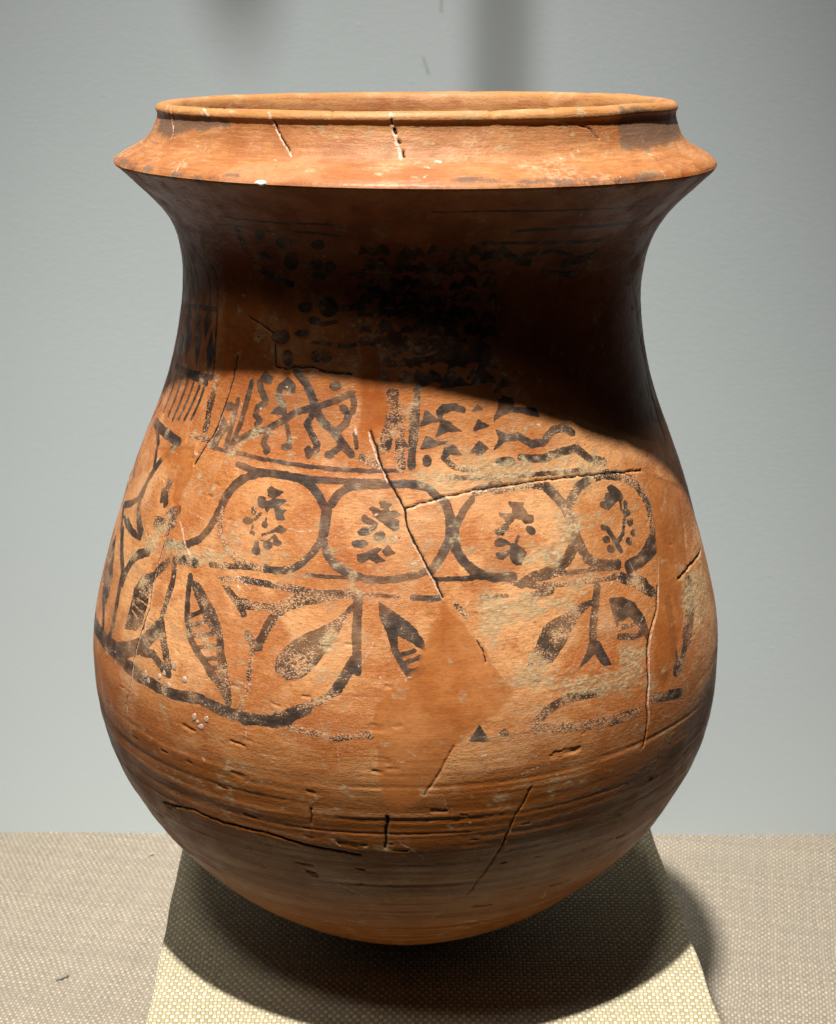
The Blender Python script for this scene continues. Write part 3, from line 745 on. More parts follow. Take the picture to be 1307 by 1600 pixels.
pP 0 0.35 14.41 482.7 15.24 487.7 16.48 486 17.23 482.4 15.91 483.6
pP 0 0.35 -12.2 474.5 -10.88 480.5 -9.57 478.7 -8.95 474.8 -10.4 475.9
pP 0 0.35 -7.52 475.3 -6.23 481.5 -4.87 479.6 -4.21 475.4 -5.7 476.7
pP 0 0.35 -2.99 476.4 -1.71 482.8 -0.29 480.8 0.43 476.4 -1.12 477.7
pP 0 0.35 -0.66 475 0.5 480.9 1.81 479 2.49 475 1.06 476.3
pP 0 0.35 3.3 474.5 4.46 480.5 5.83 478.6 6.56 474.4 5.07 475.7
pP 0 0.35 7.65 474.1 8.62 479.3 9.84 477.5 10.5 473.9 9.19 475.1
pP 0 0.35 9.73 475.4 11.15 483 12.99 480.4 14.03 475 12.04 476.8
pP 0 0.35 15.09 475.5 16.19 481.5 17.71 479.4 18.59 475.1 16.96 476.6
pP 0 0.35 -11.64 466.8 -10.56 471.9 -9.42 470.4 -8.88 467 -10.11 468
pP 0 0.35 -7.68 464.1 -5.92 472.6 -4.01 470 -3.06 464.3 -5.14 466
pP 0 0.35 -2.93 465.5 -1.94 470.4 -0.83 468.9 -0.27 465.6 -1.47 466.6
pP 0 0.35 -0.78 464.4 0.77 472.1 2.53 469.6 3.44 464.3 1.53 466
pP 0 0.35 3.35 464.7 4.76 471.7 6.41 469.4 7.27 464.5 5.48 466.1
pP 0 0.35 8.26 467.5 9.34 472.9 10.64 471.1 11.34 467.2 9.93 468.5
pP 0 0.35 11.14 467.5 12.35 473.7 13.86 471.5 14.68 467.2 13.05 468.7
pP 0 0.35 16.49 466.8 17.44 471.6 18.66 469.9 19.34 466.4 18.02 467.7
pP 0 0.35 -12.53 458 -10.88 465.9 -9.08 463.6 -8.19 458.3 -10.14 459.8
pP 0 0.35 -7.38 459 -6.31 464.2 -5.13 462.7 -4.54 459.2 -5.82 460.2
pP 0 0.35 -2.5 458.6 -1.37 464.1 -0.09 462.4 0.55 458.6 -0.83 459.8
pP 0 0.35 -0.53 460 0.56 465.4 1.81 463.7 2.44 460 1.09 461.1
pP 0 0.35 4.55 459.8 5.55 464.7 6.69 463 7.28 459.6 6.04 460.7
pP 0 0.35 7.05 457.8 8.77 466.2 10.8 463.3 11.83 457.4 9.66 459.4
pP 0 0.35 10.38 456.9 11.96 464.4 13.81 461.8 14.77 456.5 12.76 458.3
pP 0 0.35 15.2 455.2 16.59 461.6 18.23 459.3 19.06 454.7 17.29 456.3
pP 0 0.35 -11.2 449.8 -10.18 454.8 -9.02 453.4 -8.44 450.1 -9.69 451
pP 0 0.35 -7.87 449.3 -6.2 457.5 -4.32 455 -3.38 449.6 -5.4 451.2
pP 0 0.35 -2.45 450 -1.45 454.9 -0.32 453.4 0.25 450 -0.97 451.1
pP 0 0.35 -0 450.7 1.13 456.2 2.41 454.4 3.05 450.6 1.67 451.8
pP 0 0.35 3.8 448.5 4.9 453.7 6.13 452 6.74 448.4 5.42 449.5
pP 0 0.35 6.81 447.5 8.26 454.2 9.88 452 10.66 447.2 8.93 448.8
pP 0 0.35 12.15 448.4 13.9 456.3 15.88 453.5 16.85 447.8 14.72 449.8
pP 0 0.35 15.55 446.9 17.24 454.2 19.12 451.5 20.02 446.2 18.01 448.1
pP 0 0.35 -10.73 442.2 -9.56 447.8 -8.26 446.2 -7.62 442.4 -9.02 443.5
pP 0 0.35 -6.82 438.5 -5.11 446.7 -3.22 444.2 -2.29 438.7 -4.33 440.4
pP 0 0.35 -4.01 439.7 -2.39 447.4 -0.61 445 0.25 439.8 -1.67 441.4
pP 0 0.35 0.59 439.7 2.01 446.3 3.55 444.2 4.29 439.6 2.63 441
pP 0 0.35 4.6 440.4 5.83 446.1 7.16 444.2 7.79 440.2 6.36 441.5
pP 0 0.35 9.09 439.5 10.2 444.4 11.38 442.7 11.93 439.2 10.66 440.4
pP 0 0.35 12.43 438.2 14.07 445.2 15.8 442.7 16.6 437.7 14.72 439.5
pP 0 0.35 15 439 16.21 444 17.47 442.2 18.05 438.5 16.68 439.8
pP 0 0.35 -9.41 432 -8.39 437 -7.23 435.5 -6.65 432.2 -7.9 433.2
pP 0 0.35 -7.7 431.5 -6.29 438.4 -4.7 436.3 -3.92 431.7 -5.62 433
pP 0 0.35 -2.5 431.2 -1.34 436.7 -0.08 435 0.54 431.3 -0.83 432.4
pP 0 0.35 -0.03 431.6 0.98 436.3 2.07 434.8 2.6 431.6 1.42 432.6
pP 0 0.35 4.57 433.1 6.24 440.7 8.02 438.2 8.86 432.8 6.94 434.6
pP 0 0.35 8.41 430.6 9.91 437.2 11.48 434.9 12.21 430.2 10.51 431.8
pP 0 0.35 12.26 432.4 13.92 439.4 15.63 436.9 16.41 431.9 14.55 433.7
pP 0 0.35 14.92 429.5 16.72 436.8 18.55 434.1 19.37 428.8 17.38 430.7
pP 0 0.35 -10.16 424 -9.18 428.9 -8.05 427.5 -7.49 424.3 -8.69 425.2
pP 0 0.35 -7.7 423.3 -6.37 429.8 -4.86 427.9 -4.11 423.5 -5.73 424.8
pP 0 0.35 -2.08 424 -0.99 429.2 0.2 427.6 0.78 424.1 -0.51 425.2
pP 0 0.35 0.28 422.9 1.68 429.5 3.2 427.4 3.92 422.8 2.28 424.3
pP 0 0.35 3 422.2 4.67 429.8 6.44 427.3 7.26 421.9 5.35 423.7
pP 0 0.35 7.26 423.7 8.62 429.6 10.02 427.6 10.67 423.4 9.14 424.8
pP 0 0.35 12.54 424.2 13.83 429.6 15.14 427.7 15.72 423.8 14.3 425.1
pP 0 0.35 15.91 421.6 17.14 426.5 18.34 424.7 18.86 421.1 17.55 422.4
pS 3.51 0.55 -9.24 488.3 -3.65 485.7 5.67 488.1 11.31 488.2
pS 3.55 0.55 -8.54 470.9 -3.49 473.6 6.29 468.2 10.39 470.8
pS 3.56 0.55 -8.15 461.2 -3.28 461.5 6.51 459 10.47 461
pS 3.58 0.55 -10.64 444.9 -3 447.2 6.76 444.8 11.98 444.7
pS 3.58 0.55 -7.35 434.2 -2.77 432.8 6.84 437.1 11.86 433.8
pS 1.59 0.2 -76.22 403.3 -76.13 393.1 -77.66 381.8
pS 1.56 0.2 -68.86 405.6 -69.17 394.9 -70.32 383.7
pS 1.54 0.2 -64.27 407.1 -64.78 395.3 -65.87 383.2
pS 1.53 0.2 -60.39 407.3 -61.22 395.3 -62.55 383
pS 1.52 0.2 -57.06 407.2 -58.04 396.1 -59.54 384.8
pS 1.51 0.2 -54.1 406.9 -55.16 396.5 -56.75 385.9
pS 1.5 0.2 -52.12 406.9 -52.69 397.6 -53.76 388
pS 1.97 0.3 -71.27 410.7 -58.22 412.8 -50.09 413.9
pS 1.95 0.3 -62.22 410.8 -56.24 410.6 -51.35 409.9
pP 0 0.2 -60.24 442.9 -57.16 434.4 -57.54 418 -60.3 429.5
pP 0 0.2 -66.25 440.4 -62.88 433.7 -64.37 415.1 -66.66 426.6
pP 0 0.2 -52.63 439.7 -50.68 429.2 -51.36 414.2 -53.9 428.8
pS 1.22 0.3 -51.28 455 -50.48 433.6 -49.54 414.1
pP 0 0.2 -73.14 434.6 -68.76 429.3 -68.75 414.7 -73.22 423.5
pP 0 0.2 -66.2 449.4 -64.27 443 -66.97 433.7 -69.18 440.9
pP 0 0.2 -60.07 451.8 -58.55 443.5 -60.18 434.9 -61.3 444.2
pP 0 0.2 -54.86 452 -53.41 445.5 -55.34 435.2 -56.59 444.3
pS 1.4 0.4 -59.19 483.1 -55.76 473.6 -54.79 462.5 -54.46 451.2
pS 1.06 0.4 -65.59 481 -62.08 468.8 -61.02 452.3
pS 1.21 0.4 -55.87 484.1 -52.04 476.5 -51.38 464.5 -51.14 455
pS 1.6 0.4 -72.37 447.7 -60.96 451.4 -51.84 453.1
pS 2.62 0.6 -51.87 379.5 -48.46 379.7 -44.85 379.6
pS 3.84 0.6 -48.65 399.9 -47.64 390.2 -47.62 380.9
pS 3.48 0.5 -48.02 411.3 -48.01 396
pS 3.21 0.15 -74.3 373.7 -66.9 373.7 -61.2 373.5 -56.16 372.9
pS 2.78 0.15 -56.16 372.9 -57.51 368.1 -59.91 362.5 -61.81 356.5 -63.03 350.1 -64.3 343.6 -64.39 338 -64.8 332.8 -64.29 328.3 -62.65 323.5 -60.24 317.9
pS 2.11 0.15 -74.3 373.7 -68.97 370.9 -65.79 366.1 -64.66 360 -63.4 354
pS 2.42 0.2 -64.83 339 -66.06 331.7 -69.38 326 -76.81 317.7
pS 2.2 0.35 -80.06 375.6 -84.63 359.6 -81.44 347.1 -76.5 336.5 -79.64 324.7 -80.13 316
pP 0 0.15 -64.79 326.5 -63.34 327.8 -60.56 321.8 -58.39 317.5 -59.17 313.3 -61.94 317.1
pS 2.45 0.25 -76.35 317.4 -73.76 312.5 -71.11 306.3 -66.9 299.7
pP 0 0.25 -73.29 314.4 -68.66 317.3 -64.21 315.1 -59.29 313.9 -58.9 312.2 -63.06 311.2 -68.41 311.8
pS 3.67 0.35 -54.11 350.4 -54.75 344 -53.37 339
pS 4.44 0.45 -48.8 338.2 -51.25 333.9 -49.04 332.9
pS 5 0.55 -54.48 326.8 -50.54 327.8 -49.09 330.9
pS 2.73 0.4 -55.73 343.9 -55.18 339.7
pS 3.82 0.35 -33.7 364.3 -35.4 359.8 -36.94 352.9 -37.28 345.9 -38.02 339.8 -38.79 333.7 -40.4 327.1 -43.01 322.8 -45.58 319.3 -49.16 319
pS 2.38 0.3 -81.63 295.4 -79.87 282.3 -76.62 271.9 -72.25 263.2 -69 256.7 -66.93 247.2
pP 0 0.42 -75.15 299.8 -71.33 290.2 -68.04 277.9 -68.1 266.6 -68.75 257.8 -73.39 265.1 -77.11 275.5 -78.75 288.5
pS 3.24 0.25 -70.11 307.3 -65.95 295.8 -63.06 288.7
pS 3.06 0.25 -63.21 289.3 -62.76 279.8 -62.19 265.7 -61.95 255 -62.73 246.1
pS 3.62 0.3 -54.85 308.6 -58.3 304 -60.14 298.5 -61.61 290.2 -62.03 282.9
pP 0 0.42 -54.44 294.9 -49.95 301.1 -50.08 295.9 -50.89 289.4 -50.85 279.2 -51.23 268.5 -52.75 263.2 -56.74 260.3 -56.29 271.4 -56.25 284.3
eS 1.11 0 -54.39 285.3 -50.75 285.1
eS 1.11 0 -54.72 280.9 -50.78 280.3
eS 1.12 0 -55.02 276.5 -51.66 275.4
eS 1.12 0 -55.41 272.4 -52.8 270.6
pS 4.1 0.45 -47.78 308.7 -49.95 301.1
pS 3.2 0.42 -45.87 311.6 -44.84 300.3 -45.35 288.5 -45.86 279.4
pS 4.5 0.45 -45.78 275.2 -44.72 267.5 -43.53 261.4 -41.98 252.7
pS 5.48 0.25 -78.34 238.5 -69.47 241.4 -63.78 242.4 -58.66 244.1 -54.86 248.7 -51.07 255.2 -48.83 261.3 -46.39 270.3
pS 3.8 0.35 -49.65 253 -46.5 255.6 -43.77 251 -41.69 247.9
pS 4.03 0.35 -58.4 241.3 -54.17 239.5 -49.79 237.7 -45.48 238.8
pS 3.42 0.3 -40.7 305.6 -40.36 295.3 -39.63 283.3 -38.27 273.1 -36.13 266.4 -33.06 259 -30.8 253
pP 0 0.45 -39.91 304 -38.28 303.1 -36.06 297.7 -33.94 291.6 -32.17 284.5 -31.02 275.7 -30.15 266 -29.37 253.3 -30.54 252.5 -31.77 268.3 -32.52 277.4 -34.37 281.6 -35.77 286.2 -38.12 294.2 -39.41 298.8
pS 2.14 0.42 -38.84 284.6 -36.53 288.7
pS 2.14 0.42 -38.05 279.9 -34.85 284.7
pS 2.13 0.42 -37.23 274.6 -33.11 278.4
pS 2.13 0.42 -35.99 268.6 -31.98 272.3
pS 2.12 0.42 -34.35 263.6 -31.38 265.8
pS 2.12 0.42 -32.82 259.2 -30.67 261.5
pS 4.32 0.5 -45.2 312.1 -42.52 313.4 -40.23 313.6
pS 3.23 0.55 -32.54 306.1 -30.64 301.8 -28.76 296.1 -27.83 292.6
pS 3.36 0.45 -33.28 258 -30.13 249.6 -28.64 243.2
pS 4.53 0.5 -30.36 263.1 -29.23 252.2 -28.64 243.2
pS 2.93 0.6 -36.44 315.2 -30.73 317.6 -27.16 318.4 -22.07 319.3 -19.28 322.6 -17.35 327.8
pS 2.54 0.6 -33.93 309.1 -26.75 311.6 -21.7 311.5 -16.68 310.5
pS 3.51 0.65 -32.55 306.1 -30.31 300.7 -27.65 297.5 -22.72 299 -19.75 303.9 -16.65 309.6
pS 2.91 0.6 -19.6 300.3 -22.46 292.6 -23.72 284.5
pS 4.48 0.4 -22.48 293.2 -23.55 284.3 -24.68 276.6
pS 3.9 0.4 -26.57 282.7 -24.97 276 -24.03 276.5
pS 2.93 0.75 -25.21 274 -25.38 252.8 -26.6 239.2
pS 5.05 0.35 -66.75 239.8 -59.57 241.1 -52.5 241.2 -45.87 238.1 -40.48 237.5 -34.39 240.1 -30.14 237.6 -25.3 236.1 -20.79 236.9 -17.96 240.4 -15.03 246.6
pS 3.48 0.5 -29.09 311.3 -23.87 311 -18.97 310.2 -14.31 309.6 -9.85 310.4 -7.21 310.8
pS 4.07 0.6 -11.57 308.2 -16.29 305.1 -19.52 301.1 -21.79 294.8 -22.82 288.7 -23.77 280.7 -25.19 276.2
pS 2.92 0.65 -28.36 299.9 -23.23 298.3 -19.88 302
pP 0 0.5 -7.43 307.2 -9.56 297.7 -10.84 289.2 -12.12 281.6 -13.91 271.8 -16.29 263.5 -18.85 261.5 -20.78 266.2 -20.72 273.8 -18.27 282.3 -15.19 288.9 -12.37 293.4 -10.71 297.5 -8.56 305.2
eS 1.35 0 -18.54 271 -16.89 275.4
eS 1.35 0 -17.58 268.6 -15.68 274
pS 4.98 0.25 -7.76 309 -7.67 296.2 -7.57 282.5 -7.33 269.7
pS 5.94 0.35 -7.81 275.2 -9.09 267.5 -10.47 258.8
pS 4.44 0.55 -10.06 258.9 -12.18 253.6 -14.87 248.9 -17.63 243.8 -19.87 240.7
pS 6.04 0.3 -25.8 235.1 -22.75 236.1 -19.81 236.9 -18.12 238.7
pS 3.85 0.72 -18.37 235.6 -14.16 233.5 -10.09 231.9 -6.12 234.9 -4.81 234.1
pP 0 0.25 -4.1 306.6 -2.49 303.1 -0.19 298.6 2.05 292.2 3.14 285.8 3.4 281.2 1.76 285 -0.18 288.6 -1.01 289.6 -0.99 283.2 0.12 274 1.74 268.5 3.09 270.2 2.81 268.4 0.93 265.7 -0.15 271.3 -1.81 281.3 -2.69 291.3 -3.87 299.4
pS 2.48 0.3 -0.16 279.1 1.75 281.3
pS 2.48 0.3 0.25 274.5 2.84 277.6
pS 2.87 0.3 0.79 269 3.09 271.9
pP 0 0.5 23.5 286.7 25.02 290 29.55 294.2 32.8 297 34.65 296.5 31.11 290.6 29.31 284.9 27.53 277.8 26.17 273.2 24.63 268.6 22.18 267.9 20.25 268.2 21.81 276.8
pS 4.39 0.45 35.48 302.8 34.43 293.2 33.3 283.7 32.77 274.4
pP 0 0.2 31.96 273.6 34.02 273.5 35.85 258.8 34.09 260.2 32.91 267.4 29.72 262.7 31.21 268.6
pP 0 0.3 37.65 295.1 40.53 293.7 43.28 288.7 45.11 279.3 45.79 267.8 45.12 264.1 43.83 272.5 41.76 282.2 38.93 280.9 38.46 278.5 37.93 287.3
pS 2.88 0.5 38.64 272.7 41.74 270.1 44.34 270.6
pS 1.87 0.5 39.57 277.6 42.26 276.8
pP 0 0.45 41.08 303.8 45.4 303.3 47.83 298.5 48.73 289.8 46.5 293.2 43.29 299.3
pS 4.61 0.4 53.08 281.3 52.6 267 51.96 252.7 51.85 239
pS 3.9 0.45 56.77 254.8 54.89 245.5 52.62 238.1
pP 0 0.3 46.71 248.6 49.19 240.6 48.25 236.3 46.79 243.3
pS 4.44 0.5 45.01 230 48.76 227.2 52.64 223.9
pS 6.84 0.65 62.63 282.9 61.17 269 57.22 254.3
pS 2.37 0.6 13.16 308.1 17.61 307.4
pS 4.3 0.6 21.8 305.2 25.89 306.8
pS 1.9 0.6 19.74 301.5 22.03 300.6
pS 5 0.55 41.78 304.1 45.25 297.8 48.81 289.8
pS 4.82 0.6 20.96 235.8 22.86 241.9 26.32 246.4 32.79 245.9
pS 5.37 0.7 20.93 232 27.61 229.4 34.14 226.4 40.65 225.7
pP 0 0.25 10.21 230 11.72 238.1 13.18 229
pP 0 0.4 14.7 232.1 15.73 235.4 16.73 230
wS 1.43 0 12.41 221.1 12.74 220.5
wS 1.07 0 14.7 232.1 14.9 231.7
wS 1.08 0 26.88 315 27.16 314.5
pS 3.06 0.6 8.77 304.6 10.48 298.7
kS 0.89 0 -62.06 570.3 -59.34 557.3 -58.02 550.9 -59.2 545.2 -58.92 536.2 -60.52 527.9
kS 1.01 0 -28.51 565.3 -27.66 560.9 -25.1 553.2 -24.11 549.9
kS 0.76 0 -47.14 542.8 -45.76 534.6
kS 2.35 0 -4.17 561.9 -3.75 560.1
kS 1.26 0 -4.72 567.2 -4.52 564.6
kS 1.26 0 -3.49 556.8 -2.98 555.1
kS 1.44 0 -2.38 551.7 -2.06 548.8
kS 0.75 0 33.13 562.7 35.61 560.2 37.85 555.5
kS 1.82 0 -7.35 395.9 -6.12 387.3 -4.7 376.6 -2.55 366.9 -0.18 355.3 0.19 347.3 1.77 337.5
kS 1.56 0 1.81 338.3 3.38 329 5.13 319.4 6.61 309.1
kS 1.34 0 -0.23 355.8 3.76 359.3 7.84 362.1 13.18 364.3 17.1 365.1 22 365.9 28.93 365.7 34.55 365 42.34 362.8 55.19 356.9
kS 1.51 0 50.77 291.8 48.88 278.5 46.03 268.7 44.29 257.8 43.99 242.9 43.03 228.4 43.3 215.9 42.55 201.6
kS 1.99 0 76.11 288.5 65.39 290.4 58.57 288.8
kS 1.06 0 12.01 284.8 12.8 280.1 13.37 273.6
kS 1.88 0 -46.21 156.7 -37.7 163.4 -32.36 161.9 -22.74 162.8 -16.41 159.3 -11.09 157.6 -7.11 155.3
kS 2.38 0 -2.43 183.9 -2.94 162
kS 1.27 0 -14.46 186 -14.68 175.7
kS 0.71 0 20.37 196.3 17.5 176.3 15.75 155.5 13.64 136.3 11.48 116.8
kS 1.31 0 13.25 102.4 17.25 100.6
kS 1.34 0 29.64 106.6 34.56 104.9
kS 0.53 0 7.72 227.2 5.26 209.7 3.23 198
kS 1.03 0 -49.71 324.7 -50.38 309 -50.66 294.5 -50.06 280.8 -50.6 265.8
kS 1.15 0 -49.91 279.5 -51.29 261.6 -51.93 246.2 -52.07 231.9 -53.17 213.7
kS 1.56 0 -42.23 429.8 -42.36 417 -43.1 405.8 -43.78 395.4 -44.39 385.9 -46.19 375.8 -47.7 364.9
kS 1.3 0 -31.5 439.2 -30.68 427.5 -27.4 426.4 -25.7 428.3 -21.43 428.7 -18.05 426.8 -12.46 426.2
kS 1.01 0 -39.52 452.7 -35.64 449.7 -31.98 445.6
wS 0.99 0 -66.8 570.7 -59.34 557.3 -58.02 550.9 -58.96 545.7
wS 2.4 0 -29.9 569.6 -28.54 563.5
wS 1.11 0 -28.05 560.9 -25.47 553.2
wS 1.47 0 -25.02 552.3 -23.21 547.4
wS 1.33 0 -47.14 542.8 -45.27 537.2
wS 2.11 0 -48.68 570.7 -45.91 567
wS 2.71 0 -4.99 569.8 -4.22 561.1 -3.42 553.4 -2.66 547.9
wS 1.54 0 -7.87 395.4 -6.81 387.3 -5.05 377.5 -3.57 369.5
wS 1.93 0 -10.62 397.9 -10.33 394.2
wS 1 0 -2.36 365.4 -0.35 354.9 0.42 345 1.59 337 3.05 329 4.8 318.8 6.49 308.1
wS 0.88 0 -0.22 354.6 3.76 358 7.82 360.7 13.15 363.6 17.06 364.1
wS 1.26 0 53.45 307 51.1 291.5 49.36 278 46.1 266.1 44.82 257.3 44.24 242.7 43.4 227.9 43.85 215.3
wS 1.23 0 -49.44 324.9 -50.12 309.2 -50.24 294.9 -49.55 281.2 -49.98 266.5
wS 1.25 0 -49.5 279.9 -50.86 262.1 -51.48 246.7 -51.61 232.5 -53.09 211.5
wS 0.87 0 -43.3 397.3 -43.72 386.2 -46.71 373
wS 1.92 0 -48.92 371 -47.98 370.2
wS 1.95 0 124.4 570.7 99.99 570.7
wS 0.94 0 33.56 562.2 36.01 559.7 37.92 555.3
wS 0.79 0 -25.14 231.4 -25.08 223.3
wS 1.62 0 -46.98 332.6 -43.9 322 -41.54 315.7
wS 2.16 0 -29.88 307.6 -29.34 305.1
wS 1.29 0 27 546.9 27.47 546.6
wS 2.34 0 3.62 546.5 4.37 546.3
wS 1.79 0 1.62 544 2.36 543.6
wS 1.9 0 12.17 220.6 12.67 220
wS 1.57 0 28.18 395.7 28.84 394.7
wS 1.34 0 0.66 266.7 1.33 267.1
wS 0.96 0 3.5 245.9 3.76 245.9
hP 0 0 6.51 308.1 13.3 274.6 17.17 255.7 14.41 246.1 10.77 236.5 7.28 222.3 4.38 205.1 1.44 191.8 -1.82 187.5 -3.32 203.2 -3.91 230.5 -4.48 252.1 0.95 266.3 4.26 286.6
hP 0 0 -26.71 548.1 -14.88 545.9 -5.35 542.2 3.36 544 8.9 537.6 8.76 533.9 -0.86 533.5 -29.12 533.2 -34.8 536.5
hP 0 0 -48 492.1 -37.93 489 -36.9 432 -46.35 411.9
hP 0 0 -11.35 442.6 -5.41 441.3 -4.21 401.1 -9.25 390.4
hP 0 0 21.26 484.8 38.77 477.6 59.41 483 71.3 447.4 75.38 405.3 73.27 361.9 58.15 372.1 43.75 391 28.63 407.4 19.78 434.4 17.89 463.4
hP 0 0 -65.03 363.8 -49.77 373.3 -47.65 359.7 -48.54 348.4 -47.63 333.2 -51.74 342.3 -53.42 356.2
hP 0 0 56.7 354.1 71.5 334.8 64.51 292.5 48.15 230.6 44.12 243 52.02 296.7
uP 0 0 17.73 381.5 26.07 376.1 40.84 373.4 42.61 364.9 34.6 365.5 17.1 365.1 7.49 364.1 1.9 372.1 7.63 374.8
uP 0 0 26.95 349.5 31.91 345.3 40.35 341.4 41.92 336.1 33.14 337.8 31.78 331.5 29.88 321.7 22.98 318.4 21.25 323.4 22.9 335.4 29.53 336.8
uP 0 0 12.81 309.3 18.44 309.9 23.09 308.1 34.93 301.7 31.97 298.9 22.63 295.7 17.8 287.5 14.06 282 11.72 288.3
uP 0 0 17.66 268.1 21.72 269.7 30 261.3 36.97 259.5 38.44 268 43.83 263.3 43 238.8 32.79 245.9 25.58 247.5 21.26 253.6 18.2 261
uP 0 0 -57.91 320.2 -50.66 323 -40.83 320.1 -37.03 326.4 -33.66 320.7 -37.77 306.6 -40.94 312.2 -48.29 314.7 -54.98 309.2
uP 0 0 -12.85 288.7 -10.52 287.5 -11.42 274.4 -13.79 266.3 -13.67 273.7
uP 0 0 62.26 293.6 74.25 286.3 72.9 254.2 62.43 253.4 56.03 270
uP 0 0 -37.41 381.3 -31.7 393 -27.63 396.2 -31.38 389.3
sP 0 0 -79.92 536 -74.21 538.5 -59.36 537.9 -58.23 535.9 -65.76 535.5
sP 0 0 -56.07 537.7 -44.43 536.5 -37.31 536 -30.75 538.6 -30.13 536.7 -37.02 534.3 -44.27 534.3 -55.02 535.2
sP 0 0 5.5 539 8.96 539.8 15.91 538.1 15.68 536.2 5.99 537.5
sP 0 0 15.86 537.7 22.02 538.4 28.74 536.5 36.75 536.5 44.11 537.8 47.89 534.9 38.66 534.1 28.51 534.8 15.68 536.2
sP 0 0 44.28 570.3 59.51 567.8 76.08 564.7 79 551.2 48.88 547.8 43.19 550.4
sP 0 0 -72.46 565.2 -46.93 568.2 -38.83 563.5 -43.46 559.4 -56.37 554.9 -59.35 551.6 -69.81 552.8"""
for line in MARKS.strip().split('\n'):
    t = line.split()
    mark(t[0], float(t[1]), float(t[2]), [float(v) for v in t[3:]])

# the same bands carried on round the sides and back of the pot
def arc(cx, cz, rx, rz, a0, a1, n=14):
    q = []
    for i in range(n + 1):
        a = math.radians(a0 + (a1 - a0) * i / n)
        q += [cx + rx * math.cos(a), cz + rz * math.sin(a)]
    return q
step = 30.0
for i in range(6):
    cx = 97.0 + i * step + (i % 2) * 1.5
    cxx = cx - 360 if cx > 180 else cx
    if cxx > 150 or -150 > cxx: cxx = cxx
    for (x_off) in (0,):
        c = cxx
        if abs(c) + 16 > 180: continue
        mark('pS', 4.0, 0.25, arc(c, 293, 14, 27, 0, 360, 24))
        mark('pP', 0, 0.2, arc(c - 1, 300, 2.6, 10, 0, 330, 9)); mark('pP', 0, 0.2, arc(c + 1, 283, 3.0, 7, 0, 330, 9))
        mark('pP', 0, 0.2, arc(c - 5, 292, 1.6, 4, 0, 330, 8)); mark('pP', 0, 0.2, arc(c + 4.5, 294, 1.6, 4, 0, 330, 8))
        mark('pS', 3.2, 0.35, [c, 258, c - 1, 225, c - 2, 196])
        mark('pP', 0, 0.45, [c - 1, 254, c - 8, 236, c - 12, 214, c - 9, 206, c - 4, 222])
        mark('pP', 0, 0.45, [c + 3, 254, c + 8, 240, c + 12, 216, c + 9, 208, c + 5, 226])
for (zz, w, we) in ((324, 3.2, .2), (331, 2.2, .2), (263, 2.4, .3), (258, 3.0, .4), (190, 5.0, .35)):
    mark('pS', w, we, sum([[t, zz + 0.8 * math.sin(t * 0.2)] for t in np.linspace(84, 179, 24)], []))
    mark('pS', w, we, sum([[t, zz + 0.8 * math.sin(t * 0.2)] for t in np.linspace(-179, -84, 24)], []))
for c in list(range(92, 176, 7)) + list(range(-174, -90, 7)):
    mark('pS', 2.0, 0.3, [c, 338, c + 0.6, 380, c + 1, 400]); mark('pP', 0, 0.3, [c, 410, c + 1.6, 428, c + 0.4, 452, c - 1.4, 428])

# fine pale scratches and scuffs from handling
rs = random.Random(3)
for i in range(150):
    t0, zc_ = rs.uniform(-80, 80), rs.uniform(60, 360)
    a_ = rs.choice((rs.uniform(-0.3, 0.3), rs.uniform(0, math.pi)))
    L_ = rs.uniform(4, 22); n_ = 5
    bend = rs.uniform(-0.25, 0.25)
    q = []
    for m_ in range(n_):
        f_ = m_ / (n_ - 1) - 0.5
        q += [t0 + math.degrees(L_ * f_ * math.cos(a_ + bend * f_) / 195.0), zc_ + L_ * f_ * math.sin(a_ + bend * f_)]
    mark('wS', rs.uniform(0.3, 0.75), 0, q)
for i in range(70):
    t0, zc_ = rs.uniform(-75, 75), rs.uniform(40, 560)
    q = [t0, zc_, t0 + rs.uniform(-.4, .4), zc_ + rs.uniform(-1, 1)]
    mark('wS', rs.uniform(0.7, 2.0), 0, q)

# small gouges and pits, mostly along the turning direction
for (t0, zc_, L_, w_) in [(-17.21, 142.6, 9, 3), (-16.27, 135.7, 5, 2), (-20.05, 105.6, 7, 4), (-3.16, 219.8, 6, 4), (-3.9, 212.3, 5, 2), (-14.3, 196.6, 4, 2), (-15.36, 165.5, 3, 2), (-26.4, 199.6, 9, 3), (-8.94, 163.2, 8, 4), (-25.46, 172.8, 6, 2), (27.27, 215.3, 8, 3), (24.37, 213.3, 5, 2), (37.72, 108.7, 3, 2.5), (5.51, 187.1, 7, 2.5), (42.81, 134.6, 6, 3), (46.44, 175.5, 5, 3), (-1.42, 240.5, 6, 3), (-3.51, 238.2, 8, 4), (4.33, 299.4, 3, 3), (26.07, 214.4, 12, 3), (-24.88, 223.1, 4, 2), (-26.76, 219.5, 9, 1.6), (-36.33, 220.4, 8, 2)]:
    mark('gS', w_, 0, [t0 - math.degrees(L_ / 380.0), zc_ + 0.4, t0, zc_, t0 + math.degrees(L_ / 380.0), zc_ - 0.5])
for i in range(120):
    t0, zc_, L_ = rs.uniform(-78, 78), rs.choice((rs.uniform(40, 200), rs.uniform(40, 420))), rs.uniform(0.6, 7)
    mark('gS', rs.uniform(0.7, 1.8), 0, [t0, zc_, t0 + math.degrees(L_ / 190.0), zc_ + rs.uniform(-0.8, 0.8)])

